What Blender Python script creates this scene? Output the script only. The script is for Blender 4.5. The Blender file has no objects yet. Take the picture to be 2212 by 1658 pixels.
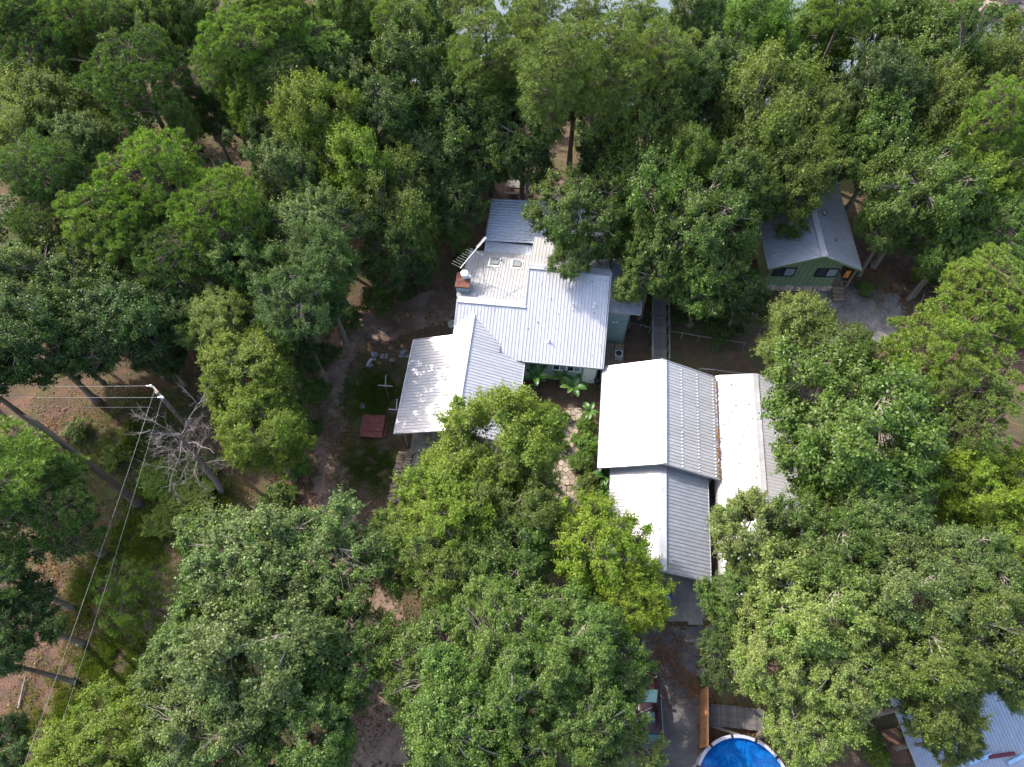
import bpy, math, random
import numpy as np
from mathutils import Vector, Matrix

# ---------------------------------------------------------------- camera, sky, sun, exposure
scene = bpy.context.scene
COL = scene.collection
R = math.radians
CAM_H = 49.0
cam_data = bpy.data.cameras.new("camera")
cam = bpy.data.objects.new("camera", cam_data)
COL.objects.link(cam)
cam.location = (0, 0, CAM_H)
cam.rotation_euler = (R(30), 0, 0)            # pitched 60 degrees below the horizon
cam_data.sensor_width = 36.0
cam_data.lens = 36.0 * 1545 / 2212
cam_data.clip_start = 0.5
cam_data.clip_end = 2000
scene.camera = cam

SUN_EL = 43.0
SUN_TO = Vector((0.81, -0.59, 0)).normalized()   # horizontal direction in which shadows fall
world = bpy.data.worlds.new("World")
scene.world = world
world.use_nodes = True
wn = world.node_tree.nodes
sky = wn.new("ShaderNodeTexSky")
sky.sky_type = 'NISHITA'
sky.sun_disc = False
sky.sun_elevation = R(SUN_EL)
sky.dust_density = 3.0
sky.ozone_density = 0.6
sky.sun_rotation = math.atan2(-SUN_TO.x, -SUN_TO.y)
wn["Background"].inputs[1].default_value = 0.15
world.node_tree.links.new(sky.outputs[0], wn["Background"].inputs[0])

sun_data = bpy.data.lights.new("sun", 'SUN')
sun_data.energy = 2.05
sun_data.angle = R(0.53)
sun_data.color = (1.0, 0.95, 0.87)
sun = bpy.data.objects.new("sun", sun_data)
COL.objects.link(sun)
sun_dir = Vector((SUN_TO.x * math.cos(R(SUN_EL)), SUN_TO.y * math.cos(R(SUN_EL)), -math.sin(R(SUN_EL))))
sun.rotation_euler = sun_dir.to_track_quat('-Z', 'Y').to_euler()
sun.location = (-30, 30, 60)

vs = scene.view_settings
vs.view_transform = 'Standard'
vs.look = 'None'
vs.exposure = 1.88
vs.gamma = 1.0
vs.use_curve_mapping = False
scene.render.engine = 'CYCLES'
scene.cycles.use_denoising = True
scene.cycles.denoiser = 'OPENIMAGEDENOISE'
scene.cycles.denoising_input_passes = 'RGB_ALBEDO_NORMAL'
scene.cycles.denoising_prefilter = 'ACCURATE'
scene.cycles.max_bounces = 6
scene.cycles.diffuse_bounces = 5
scene.cycles.glossy_bounces = 2
scene.cycles.transmission_bounces = 4
scene.cycles.transparent_max_bounces = 4
scene.cycles.caustics_reflective = False
scene.cycles.caustics_refractive = False
scene.render.film_transparent = False

rnd = random.Random(7)

# ---------------------------------------------------------------- place measuring helpers
_F = 1545.0
_fw = np.array([0, 0.5, -math.sqrt(3) / 2])
_up = np.array([0, math.sqrt(3) / 2, 0.5])


def at(u, v, z):
    """point of the place at height z that the survey picture shows at (u, v)"""
    d = _fw + (u - 1106) / _F * np.array([1.0, 0, 0]) + (829 - v) / _F * _up
    t = (z - CAM_H) / d[2]
    return np.array([0, 0, CAM_H]) + t * d


def depth_of(p):
    return float((np.array(p) - np.array([0, 0, CAM_H])) @ _fw)


HA = R(6.1)
E1 = np.array([math.cos(HA), -math.sin(HA)])
E2 = np.array([math.sin(HA), math.cos(HA)])


def hw(a, b, z=0.0):
    """house frame (a across, b away) to world"""
    p = a * E1 + b * E2
    return (float(p[0]), float(p[1]), z)


def hs(u, v, z):
    p = at(u, v, z)
    return float(p[:2] @ E1), float(p[:2] @ E2)


def ground_z(x, y):
    def sm(t):
        t = min(1, max(0, t))
        return t * t * (3 - 2 * t)
    y0 = 49 + 34 * sm((-x - 6) / 26.0) + 10 * sm((x - 36) / 20.0)
    z = -7.6 * sm((y - y0) / 26.0)
    if y > 80:
        z += 8.5 * sm((x - 46) / 10.0) * sm((y - 84) / 8.0)
    return z


# ---------------------------------------------------------------- materials
def mat(name):
    m = bpy.data.materials.new(name)
    m.use_nodes = True
    nt = m.node_tree
    return m, nt, nt.nodes["Principled BSDF"]


def N(nt, t, **kw):
    n = nt.nodes.new(t)
    for k, v in kw.items():
        setattr(n, k, v)
    return n


def noise(nt, scale, detail=4, rough=0.6, coord='Object'):
    tc = N(nt, "ShaderNodeTexCoord")
    n = N(nt, "ShaderNodeTexNoise")
    n.inputs["Scale"].default_value = scale
    n.inputs["Detail"].default_value = detail
    n.inputs["Roughness"].default_value = rough
    nt.links.new(tc.outputs[coord], n.inputs["Vector"])
    return n


def ramp(nt, src, stops):
    r = N(nt, "ShaderNodeValToRGB")
    el = r.color_ramp.elements
    while len(el) < len(stops):
        el.new(0.5)
    for e, (p, c) in zip(el, stops):
        e.position = p
        e.color = (*c, 1) if len(c) == 3 else c
    nt.links.new(src, r.inputs[0])
    return r


def mixc(nt, fac, a, b, mode='MIX'):
    m = N(nt, "ShaderNodeMix", data_type='RGBA', blend_type=mode)
    for sock, val in ((m.inputs[0], fac), (m.inputs[6], a), (m.inputs[7], b)):
        if hasattr(val, 'is_linked') or isinstance(val, bpy.types.NodeSocket):
            nt.links.new(val, sock)
        elif isinstance(val, (int, float)):
            sock.default_value = val
        else:
            sock.default_value = (*val, 1)
    return m.outputs[2]


def simple(name, color, rough=0.7, metal=0.0, var=0.25, scale=3.0, spec=0.4, bump=0.0, objvar=0.0):
    m, nt, b = mat(name)
    n = noise(nt, scale, 5)
    c0 = tuple(c * (1 - var) for c in color)
    c1 = tuple(min(1, c * (1 + var)) for c in color)
    r = ramp(nt, n.outputs[0], [(0.3, c0), (0.7, c1)])
    out = r.outputs[0]
    if objvar:
        oi = N(nt, "ShaderNodeObjectInfo")
        rr = ramp(nt, oi.outputs["Random"], [(0, (1 - objvar,) * 3), (1, (1 + objvar,) * 3)])
        out = mixc(nt, 1.0, out, rr.outputs[0], 'MULTIPLY')
    nt.links.new(out, b.inputs["Base Color"])
    b.inputs["Roughness"].default_value = rough
    b.inputs["Metallic"].default_value = metal
    b.inputs["Specular IOR Level"].default_value = spec
    if bump:
        n2 = noise(nt, scale * 6, 4)
        bp = N(nt, "ShaderNodeBump")
        bp.inputs["Strength"].default_value = bump
        nt.links.new(n2.outputs[0], bp.inputs["Height"])
        nt.links.new(bp.outputs[0], b.inputs["Normal"])
    return m


def leaf_material(name, spec, rough, trans, warm, varlo, varhi):
    m, nt, b = mat(name)
    oi = N(nt, "ShaderNodeObjectInfo")
    geo = N(nt, "ShaderNodeNewGeometry")
    rr = ramp(nt, geo.outputs["Random Per Island"], [(0, (varlo,) * 3), (0.75, (1.0,) * 3), (1, (varhi,) * 3)])
    base = mixc(nt, 1.0, oi.outputs["Color"], rr.outputs[0], 'MULTIPLY')
    n = noise(nt, 0.55, 3)
    warmed = mixc(nt, 1.0, base, warm, 'MULTIPLY')
    f = ramp(nt, n.outputs[0], [(0.45, (0, 0, 0)), (0.72, (1, 1, 1))])
    col = mixc(nt, f.outputs[0], base, warmed)
    b.inputs["Roughness"].default_value = rough
    b.inputs["Specular IOR Level"].default_value = spec
    n2 = noise(nt, 0.3, 4, 0.7)
    f2 = ramp(nt, n2.outputs[0], [(0.42, (0, 0, 0)), (0.62, (1, 1, 1))])
    col = mixc(nt, f2.outputs[0], col, mixc(nt, 1.0, col, (0.74, 0.92, 0.78), 'MULTIPLY'))
    nt.links.new(col, b.inputs["Base Color"])
    t = N(nt, "ShaderNodeBsdfTranslucent")
    tcol = mixc(nt, 1.0, col, (1.15, 1.3, 0.5), 'MULTIPLY')
    nt.links.new(tcol, t.inputs[0])
    mx = N(nt, "ShaderNodeMixShader")
    mx.inputs[0].default_value = trans
    nt.links.new(b.outputs[0], mx.inputs[1])
    nt.links.new(t.outputs[0], mx.inputs[2])
    nt.links.new(mx.outputs[0], nt.nodes["Material Output"].inputs[0])
    return m


M = {}
M['oak_leaf'] = leaf_material("oak_leaf", 0.32, 0.45, 0.36, (1.15, 1.06, 0.72), 0.62, 1.5)
M['fine_leaf'] = leaf_material("fine_leaf", 0.25, 0.5, 0.4, (1.12, 1.03, 0.65), 0.7, 1.4)
M['needle'] = leaf_material("needle", 0.35, 0.45, 0.22, (1.25, 1.08, 0.8), 0.65, 1.4)
M['big_leaf'] = leaf_material("big_leaf", 0.4, 0.4, 0.3, (1.2, 1.1, 0.8), 0.85, 1.15)
M['bark'] = simple("bark", (0.17, 0.135, 0.105), 0.9, var=0.45, scale=4, bump=0.6)
M['pine_bark'] = simple("pine_bark", (0.12, 0.085, 0.065), 0.9, var=0.5, scale=5, bump=0.7)
M['pale_bark'] = simple("pale_bark", (0.19, 0.165, 0.14), 0.85, var=0.4, scale=3, bump=0.4)
M['dead_wood'] = simple("dead_wood", (0.2, 0.165, 0.155), 0.9, var=0.35, scale=3, bump=0.4)


def metal_roof(name, col, metal=0.75, rough=0.36, stain=(0.8, 0.78, 0.74)):
    m, nt, b = mat(name)
    n = noise(nt, 1.1, 6, 0.65)
    r = ramp(nt, n.outputs[0], [(0.28, tuple(c * s for c, s in zip(col, stain))), (0.6, col)])
    oi = N(nt, "ShaderNodeObjectInfo")
    rr = ramp(nt, oi.outputs["Random"], [(0, (0.94,) * 3), (1, (1.04,) * 3)])
    out = mixc(nt, 1.0, r.outputs[0], rr.outputs[0], 'MULTIPLY')
    nt.links.new(out, b.inputs["Base Color"])
    b.inputs["Metallic"].default_value = metal
    n2 = noise(nt, 2.3, 4)
    r2 = ramp(nt, n2.outputs[0], [(0.3, (rough - 0.06,) * 3), (0.7, (rough + 0.1,) * 3)])
    nt.links.new(r2.outputs[0], b.inputs["Roughness"])
    n3 = noise(nt, 1.7, 3)
    bp = N(nt, "ShaderNodeBump")
    bp.inputs["Strength"].default_value = 0.12
    bp.inputs["Distance"].default_value = 0.05
    nt.links.new(n3.outputs[0], bp.inputs["Height"])
    nt.links.new(bp.outputs[0], b.inputs["Normal"])
    return m


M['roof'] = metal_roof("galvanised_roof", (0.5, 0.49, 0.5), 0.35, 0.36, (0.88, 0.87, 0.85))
M['roof_grey'] = metal_roof("grey_roof", (0.38, 0.4, 0.45), 0.45, 0.42)  # darker, bluer metal; on the lean-to its tone stands for shade
M['roof_sky'] = metal_roof("sky_tinted_roof", (0.6, 0.64, 0.72), 0.3, 0.3)  # galvanised metal with the blue sky reflection put into its colour
M['trim'] = metal_roof("roof_trim", (0.44, 0.44, 0.46), 0.4, 0.4)
M['steel'] = metal_roof("steel", (0.28, 0.28, 0.29), 0.6, 0.45)
M['wall_teal'] = simple("wall_teal", (0.22, 0.3, 0.28), 0.8, var=0.12, scale=1.5)
M['wall_green'] = simple("wall_green", (0.14, 0.19, 0.1), 0.8, var=0.12, scale=1.5)
M['wall_pale'] = simple("wall_pale", (0.38, 0.42, 0.42), 0.8, var=0.1, scale=1.5)
M['wood'] = simple("wood", (0.2, 0.14, 0.09), 0.85, var=0.35, scale=4, objvar=0.25)
M['wood_grey'] = simple("wood_grey", (0.19, 0.17, 0.155), 0.9, var=0.3, scale=4, objvar=0.2)
M['cedar'] = simple("cedar", (0.36, 0.17, 0.07), 0.8, var=0.25, scale=3, objvar=0.15)
M['deck_red'] = simple("deck_red", (0.12, 0.06, 0.04), 0.85, var=0.25, scale=3, objvar=0.15)
M['deck_grey_shade'] = simple("deck_grey_shade", (0.105, 0.096, 0.09), 0.9, var=0.3, scale=4, objvar=0.2)  # darker copy of the grey wood, the deck's shade put into its colour
M['log'] = simple("log", (0.26, 0.19, 0.14), 0.9, var=0.45, scale=6, objvar=0.35)
M['stone'] = simple("flagstone", (0.25, 0.205, 0.155), 0.9, var=0.25, scale=4, objvar=0.3, bump=0.3)
M['rock'] = simple("rock", (0.34, 0.25, 0.21), 0.9, var=0.3, scale=1.2, objvar=0.25, bump=0.5)
M['block'] = simple("concrete_block", (0.33, 0.33, 0.33), 0.95, var=0.15, scale=8, objvar=0.15)
M['concrete'] = simple("concrete", (0.2, 0.185, 0.165), 0.9, var=0.3, scale=1.2, bump=0.2)
M['rust'] = simple("red_rust", (0.17, 0.045, 0.035), 0.7, var=0.35, scale=3)
M['brick'] = simple("brick_red", (0.14, 0.055, 0.036), 0.9, var=0.25, scale=5)
M['white'] = simple("white_paint", (0.72, 0.72, 0.7), 0.6, var=0.08)
M['black'] = simple("black", (0.015, 0.015, 0.017), 0.5, var=0.2)
M['dark_glass'] = simple("dark_glass", (0.02, 0.03, 0.035), 0.08, var=0.1, spec=0.8)
M['pale_glass'] = simple("pale_glass", (0.2, 0.24, 0.26), 0.1, var=0.1, spec=0.7)
M['blue'] = simple("blue_tarp", (0.03, 0.04, 0.3), 0.6, var=0.3)
M['paleblue'] = simple("pale_blue_paint", (0.3, 0.45, 0.6), 0.5, var=0.2)
M['maroon'] = simple("maroon_paint", (0.12, 0.015, 0.025), 0.5, var=0.2)
M['orange'] = simple("orange_light", (0.45, 0.17, 0.03), 0.7, var=0.15)
M['wire'] = simple("wire", (0.22, 0.22, 0.22), 0.6, metal=0.2, var=0.1)
M['pool_steel'] = simple("pool_steel", (0.36, 0.36, 0.4), 0.45, var=0.1)  # grey-lavender tone of the shaded rim put into the steel colour
M['ceramic'] = simple("ceramic", (0.65, 0.66, 0.68), 0.3, var=0.1)


def car_paint():
    m, nt, b = mat("maroon_car_paint")
    n = noise(nt, 30, 2)
    r = ramp(nt, n.outputs[0], [(0.3, (0.026, 0.004, 0.007)), (0.7, (0.036, 0.006, 0.011))])  # tree shade over the car put into these darkened reds
    nt.links.new(r.outputs[0], b.inputs["Base Color"])
    b.inputs["Metallic"].default_value = 0.3
    b.inputs["Roughness"].default_value = 0.35
    b.inputs["Coat Weight"].default_value = 0.3
    b.inputs["Coat Roughness"].default_value = 0.06
    return m


M['car'] = car_paint()


def ground_material():
    m, nt, b = mat("forest_floor")
    big = noise(nt, 0.09, 5, 0.62)
    mid = noise(nt, 0.7, 6, 0.7)
    fine = noise(nt, 7.0, 6, 0.75)
    grain = noise(nt, 34.0, 3, 0.7)
    dirt = ramp(nt, fine.outputs[0], [(0.25, (0.035, 0.025, 0.018)), (0.5, (0.075, 0.052, 0.038)), (0.75, (0.15, 0.105, 0.08))])
    litter = ramp(nt, grain.outputs[0], [(0.3, (0.05, 0.026, 0.018)), (0.5, (0.12, 0.066, 0.047)), (0.7, (0.25, 0.145, 0.1))])
    grass = ramp(nt, grain.outputs[0], [(0.3, (0.025, 0.035, 0.012)), (0.5, (0.06, 0.075, 0.022)), (0.72, (0.13, 0.13, 0.05))])
    fm = ramp(nt, mid.outputs[0], [(0.46, (0, 0, 0)), (0.6, (1, 1, 1))])
    c1 = mixc(nt, fm.outputs[0], dirt.outputs[0], litter.outputs[0])
    fb = ramp(nt, big.outputs[0], [(0.44, (0, 0, 0)), (0.58, (1, 1, 1))])
    mid2 = noise(nt, 0.45, 5, 0.7)
    fg = ramp(nt, mid2.outputs[0], [(0.4, (0.15, 0.15, 0.15)), (0.6, (1, 1, 1))])
    fac = mixc(nt, 1.0, fb.outputs[0], fg.outputs[0], 'MULTIPLY')
    c2 = mixc(nt, fac, c1, grass.outputs[0])
    nt.links.new(c2, b.inputs["Base Color"])
    b.inputs["Roughness"].default_value = 0.95
    b.inputs["Specular IOR Level"].default_value = 0.15
    bp = N(nt, "ShaderNodeBump")
    bp.inputs["Strength"].default_value = 0.7
    bp.inputs["Distance"].default_value = 0.08
    nt.links.new(fine.outputs[0], bp.inputs["Height"])
    nt.links.new(bp.outputs[0], b.inputs["Normal"])
    return m


M['ground'] = ground_material()


def track_material(name, c0, c1, c2, leafc):
    m, nt, b = mat(name)
    mid = noise(nt, 0.8, 6, 0.7)
    fine = noise(nt, 12.0, 5, 0.7)
    base = ramp(nt, mid.outputs[0], [(0.3, c0), (0.5, c1), (0.72, c2)])
    sp = ramp(nt, fine.outputs[0], [(0.6, (0, 0, 0)), (0.7, (1, 1, 1))])
    out = mixc(nt, sp.outputs[0], base.outputs[0], leafc)
    nt.links.new(out, b.inputs["Base Color"])
    b.inputs["Roughness"].default_value = 0.92
    bp = N(nt, "ShaderNodeBump")
    bp.inputs["Strength"].default_value = 0.5
    bp.inputs["Distance"].default_value = 0.04
    nt.links.new(fine.outputs[0], bp.inputs["Height"])
    nt.links.new(bp.outputs[0], b.inputs["Normal"])
    return m


M['drive'] = track_material("drive_surface", (0.06, 0.052, 0.05), (0.085, 0.077, 0.075), (0.14, 0.13, 0.12), (0.17, 0.12, 0.095))
M['track'] = track_material("track_dirt", (0.11, 0.07, 0.049), (0.17, 0.112, 0.08), (0.25, 0.17, 0.125), (0.28, 0.19, 0.135))
M['gravel'] = track_material("gravel_pad", (0.085, 0.078, 0.074), (0.13, 0.122, 0.118), (0.19, 0.175, 0.165), (0.2, 0.13, 0.09))


def water_material():
    m, nt, b = mat("lake_water")
    b.inputs["Base Color"].default_value = (0.12, 0.14, 0.145, 1)
    b.inputs["Roughness"].default_value = 0.18
    b.inputs["Specular IOR Level"].default_value = 0.6
    n = noise(nt, 0.9, 4)
    bp = N(nt, "ShaderNodeBump")
    bp.inputs["Strength"].default_value = 0.25
    bp.inputs["Distance"].default_value = 0.15
    nt.links.new(n.outputs[0], bp.inputs["Height"])
    nt.links.new(bp.outputs[0], b.inputs["Normal"])
    return m


M['lake'] = water_material()


def pool_material():
    m, nt, b = mat("pool_water")
    n = noise(nt, 1.1, 6, 0.7)
    n.inputs["Distortion"].default_value = 1.2
    r = ramp(nt, n.outputs[0], [(0.42, (0.003, 0.05, 0.2)), (0.56, (0.004, 0.1, 0.33)), (0.7, (0.008, 0.19, 0.42))])
    nt.links.new(r.outputs[0], b.inputs["Base Color"])
    b.inputs["Roughness"].default_value = 0.06
    n2 = noise(nt, 3.0, 3)
    bp = N(nt, "ShaderNodeBump")
    bp.inputs["Strength"].default_value = 0.1
    bp.inputs["Distance"].default_value = 0.05
    nt.links.new(n2.outputs[0], bp.inputs["Height"])
    nt.links.new(bp.outputs[0], b.inputs["Normal"])
    return m


M['pool'] = pool_material()


# ---------------------------------------------------------------- mesh helpers
class MB:
    def __init__(self):
        self.v, self.f = [], []

    def add(self, vs_, fs):
        o = len(self.v)
        self.v += [tuple(p) for p in vs_]
        self.f += [tuple(i + o for i in f) for f in fs]
        return self

    def box(self, c, s, rz=0.0, M4=None):
        x, y, z = s[0] / 2, s[1] / 2, s[2] / 2
        pts = [Vector((i * x, j * y, k * z)) for k in (-1, 1) for j in (-1, 1) for i in (-1, 1)]
        rot = M4.to_3x3() if M4 is not None else Matrix.Rotation(rz, 3, 'Z')
        pts = [rot @ p + Vector(c) for p in pts]
        return self.add(pts, [(0, 2, 3, 1), (4, 5, 7, 6), (0, 1, 5, 4), (2, 6, 7, 3), (0, 4, 6, 2), (1, 3, 7, 5)])

    def beam(self, p, q, w, h):
        """square bar from p to q"""
        p, q = Vector(p), Vector(q)
        d = (q - p)
        L = d.length
        d.normalize()
        up = Vector((0, 0, 1)) if abs(d.z) < 0.95 else Vector((0, 1, 0))
        x = d.cross(up).normalized()
        z = x.cross(d)
        pts = []
        for e in (p, q):
            for sx, sz in ((-1, -1), (1, -1), (1, 1), (-1, 1)):
                pts.append(e + x * (sx * w / 2) + z * (sz * h / 2))
        return self.add(pts, [(0, 1, 2, 3), (7, 6, 5, 4), (0, 4, 5, 1), (1, 5, 6, 2), (2, 6, 7, 3), (3, 7, 4, 0)])

    def tube(self, pts, rad, n=6, cap=True):
        pts = [Vector(p) for p in pts]
        o = len(self.v)
        prev = None
        for i, p in enumerate(pts):
            d = (pts[min(i + 1, len(pts) - 1)] - pts[max(i - 1, 0)])
            if d.length < 1e-6:
                d = Vector((0, 0, 1))
            d.normalize()
            if prev is None:
                a = Vector((1, 0, 0)) if abs(d.x) < 0.8 else Vector((0, 1, 0))
                prev = (a - d * a.dot(d)).normalized()
            else:
                prev = (prev - d * prev.dot(d))
                prev = prev.normalized() if prev.length > 1e-5 else d.orthogonal().normalized()
            y = d.cross(prev)
            r = rad[i] if hasattr(rad, '__len__') else rad
            for k in range(n):
                t = 2 * math.pi * k / n
                self.v.append(tuple(p + prev * (r * math.cos(t)) + y * (r * math.sin(t))))
        for i in range(len(pts) - 1):
            for k in range(n):
                k2 = (k + 1) % n
                self.f.append((o + i * n + k, o + i * n + k2, o + (i + 1) * n + k2, o + (i + 1) * n + k))
        if cap:
            self.f.append(tuple(o + k for k in reversed(range(n))))
            self.f.append(tuple(o + (len(pts) - 1) * n + k for k in range(n)))
        return self

    def lathe(self, prof, n=24, c=(0, 0, 0), close=True):
        o = len(self.v)
        for r, z in prof:
            for k in range(n):
                t = 2 * math.pi * k / n
                self.v.append((c[0] + r * math.cos(t), c[1] + r * math.sin(t), c[2] + z))
        for i in range(len(prof) - 1):
            for k in range(n):
                k2 = (k + 1) % n
                self.f.append((o + i * n + k, o + i * n + k2, o + (i + 1) * n + k2, o + (i + 1) * n + k))
        if close:
            self.f.append(tuple(o + k for k in reversed(range(n))))
            self.f.append(tuple(o + (len(prof) - 1) * n + k for k in range(n)))
        return self

    def prism(self, poly, z0, z1):
        """vertical prism over a 2D polygon"""
        n = len(poly)
        vs_ = [(x, y, z0) for x, y in poly] + [(x, y, z1) for x, y in poly]
        fs = [tuple(reversed(range(n))), tuple(range(n, 2 * n))]
        fs += [(i, (i + 1) % n, n + (i + 1) % n, n + i) for i in range(n)]
        return self.add(vs_, fs)

    def slab(self, poly3, t):
        """3D polygon thickened by vector t"""
        n = len(poly3)
        vs_ = [Vector(p) for p in poly3] + [Vector(p) + Vector(t) for p in poly3]
        fs = [tuple(reversed(range(n))), tuple(range(n, 2 * n))]
        fs += [(i, (i + 1) % n, n + (i + 1) % n, n + i) for i in range(n)]
        return self.add(vs_, fs)

    def mesh(self, name):
        me = bpy.data.meshes.new(name)
        me.from_pydata(self.v, [], self.f)
        me.update()
        return me

    def build(self, name, m, parent=None, smooth=False):
        me = self.mesh(name)
        me.materials.append(m)
        if smooth:
            me.polygons.foreach_set("use_smooth", [True] * len(me.polygons))
        return link(name, me, parent)


def link(name, me, parent=None, loc=None, rot=None):
    o = bpy.data.objects.new(name, me)
    COL.objects.link(o)
    if parent is not None:
        o.parent = parent
    if loc is not None:
        o.location = loc
    if rot is not None:
        o.rotation_euler = rot
    return o


def empty(name, loc=(0, 0, 0), rz=0.0):
    o = bpy.data.objects.new(name, None)
    o.empty_display_size = 0.3
    COL.objects.link(o)
    o.location = loc
    o.rotation_euler = (0, 0, rz)
    return o


def tag(o, label=None, cat=None, group=None, kind=None):
    if label:
        o["label"] = label
    if cat:
        o["category"] = cat
    if group:
        o["group"] = group
    if kind:
        o["kind"] = kind
    return o


def kids(o):
    return list(o.children)


def copy_tree(o, parent=None):
    c = o.copy()
    COL.objects.link(c)
    c.parent = parent
    for ch in kids(o):
        copy_tree(ch, c)
    return c


def quads_mesh(name, verts, nper, mats, smooth=False):
    """verts (N*nper,3): N polygons of nper corners each"""
    me = bpy.data.meshes.new(name)
    nv = len(verts)
    nf = nv // nper
    me.vertices.add(nv)
    me.vertices.foreach_set("co", np.ascontiguousarray(verts, dtype=np.float32).ravel())
    me.loops.add(nv)
    me.loops.foreach_set("vertex_index", np.arange(nv, dtype=np.int32))
    me.polygons.add(nf)
    me.polygons.foreach_set("loop_start", np.arange(0, nv, nper, dtype=np.int32))
    for m in mats:
        me.materials.append(m)
    me.update(calc_edges=True)
    me.validate()
    return me


def nrm(a):
    return a / np.maximum(np.linalg.norm(a, axis=-1, keepdims=True), 1e-9)


def leaves(rng, cen, normal, length, width, fold=0.18):
    """folded rhombic leaves, 4 corners each"""
    n = len(cen)
    t = nrm(np.cross(normal, rng.normal(size=(n, 3))))
    b = np.cross(normal, t)
    sz = rng.uniform(0.5, 1.4, (n, 1))
    l = length * sz
    w = width * sz * rng.uniform(0.75, 1.25, (n, 1))
    v = np.stack([cen - t * l * 0.5,
                  cen + b * w * 0.5 + normal * w * fold + t * l * 0.05,
                  cen + t * l * 0.5,
                  cen - b * w * 0.5 + normal * w * fold + t * l * 0.05], axis=1)
    return v.reshape(-1, 3)


# ---------------------------------------------------------------- tree kits (built once, shared by every tree)
def crown_points(rng, rad, hz, count, mind, zmin, inner, nlobe):
    lob = nrm(rng.normal(size=(nlobe, 3)) * np.array([1, 1, 0.6]) + np.array([0, 0, 0.35]))
    amp = rng.uniform(0.12, 0.55, nlobe)
    acc = []
    for _ in range(6000):
        d = nrm(rng.normal(size=3))
        if d[2] < zmin:
            continue
        e = 0.63 + float(np.max(amp * np.exp((lob @ d - 1) * 9)))
        r = rad * e * (inner + (1 - inner) * rng.uniform() ** 0.6)
        p = d * r * np.array([1, 1, hz])
        if all(np.linalg.norm(p - q) > mind for q in acc):
            acc.append(p)
            if len(acc) >= count:
                break
    return np.array(acc), lob


def limb_mesh(rng, name, pts, rad, hz, m, nl=7, lr=0.15):
    """limbs from the top of the trunk out to the clumps"""
    mb = MB()
    base = np.array([0, 0, -rad * hz * 0.85])
    dirs = pts[rng.permutation(len(pts))[:nl]]
    samples = []
    for d in dirs:
        end = d * 0.8
        mid = base * 0.45 + end * 0.45 + rng.normal(size=3) * 0.25
        mid[2] = base[2] * 0.35 + end[2] * 0.25
        path = []
        for t in np.linspace(0, 1, 6):
            p = (1 - t) ** 2 * base + 2 * t * (1 - t) * mid + t * t * end
            path.append(p + rng.normal(size=3) * 0.08 * (0 < t < 1))
        mb.tube(path, list(np.linspace(lr, lr * 0.3, 6)), 5, cap=False)
        samples += path[1:]
    samples = np.array(samples)
    for p in pts:
        dd = np.linalg.norm(samples - p, axis=1) + 0.6 * np.maximum(0, samples[:, 2] - p[2])
        s = samples[int(np.argmin(dd))]
        mid = (s + p) / 2 + rng.normal(size=3) * 0.15 + np.array([0, 0, 0.12])
        mb.tube([s, mid, p + (p - s) * 0.12], [lr * 0.3, lr * 0.2, lr * 0.08], 4, cap=False)
        for _ in range(3):
            q = p + rng.normal(size=3) * 0.45
            mb.tube([mid, (mid + q) / 2 + rng.normal(size=3) * 0.08, q], [lr * 0.14, lr * 0.1, lr * 0.04], 3, cap=False)
    me = mb.mesh(name)
    me.materials.append(m)
    return me


def broadleaf_kit(seed, rad=4.0, hz=0.85, count=105, mind=0.72, lpc=330, lsize=0.17, wsize=0.11, leafm=None, bark=None,
                  clump=(0.5, 0.95), zmin=-0.45, flat=0.7, nlobe=11, inner=0.5):
    rng = np.random.default_rng(seed)
    pts, lob = crown_points(rng, rad, hz, count, mind, zmin, inner, nlobe)
    cs, ns = [], []
    for p in pts:
        rc = rng.uniform(*clump)
        k = int(lpc * (rc / np.mean(clump)) ** 2 * rng.uniform(0.7, 1.2))
        out = nrm(p + np.array([0, 0, rad * 0.25]))
        d = nrm(rng.normal(size=(k, 3)) + out * 0.55 + np.array([0, 0, 0.25]))
        rr = rc * rng.uniform(size=(k, 1)) ** 0.45
        squash = np.array([1, 1, flat])
        # each clump is made of a few sprays, so that it is ragged
        spr = nrm(rng.normal(size=(6, 3)) + out * 0.45)
        w = np.max(d @ spr.T, axis=1, keepdims=True)
        q = p + d * rr * (0.38 + 0.78 * np.clip(w, 0, 1) ** 4) * squash
        # shoots that stick out of the clump
        ns_ = int(k * 0.3)
        sd = nrm(rng.normal(size=(6, 3)) * 0.7 + out * 0.8 + np.array([0, 0, 0.3]))
        si = rng.integers(0, 6, ns_)
        tt = rng.uniform(0.2, 1.0, (ns_, 1))
        q[:ns_] = p + sd[si] * tt * rc * rng.uniform(1.0, 1.5, (6, 1))[si] + rng.normal(size=(ns_, 3)) * rc * 0.1
        nn = nrm(d * 0.45 + out * 0.35 + np.array([0, 0, 0.45]) + rng.normal(size=(k, 3)) * 0.5)
        cs.append(q)
        ns.append(nn)
    c = np.concatenate(cs)
    n = np.concatenate(ns)
    crown = quads_mesh("crown", leaves(rng, c, n, lsize, wsize), 4, [leafm])
    limbs = limb_mesh(rng, "limbs", pts, rad, hz, bark)
    return crown, limbs


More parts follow.
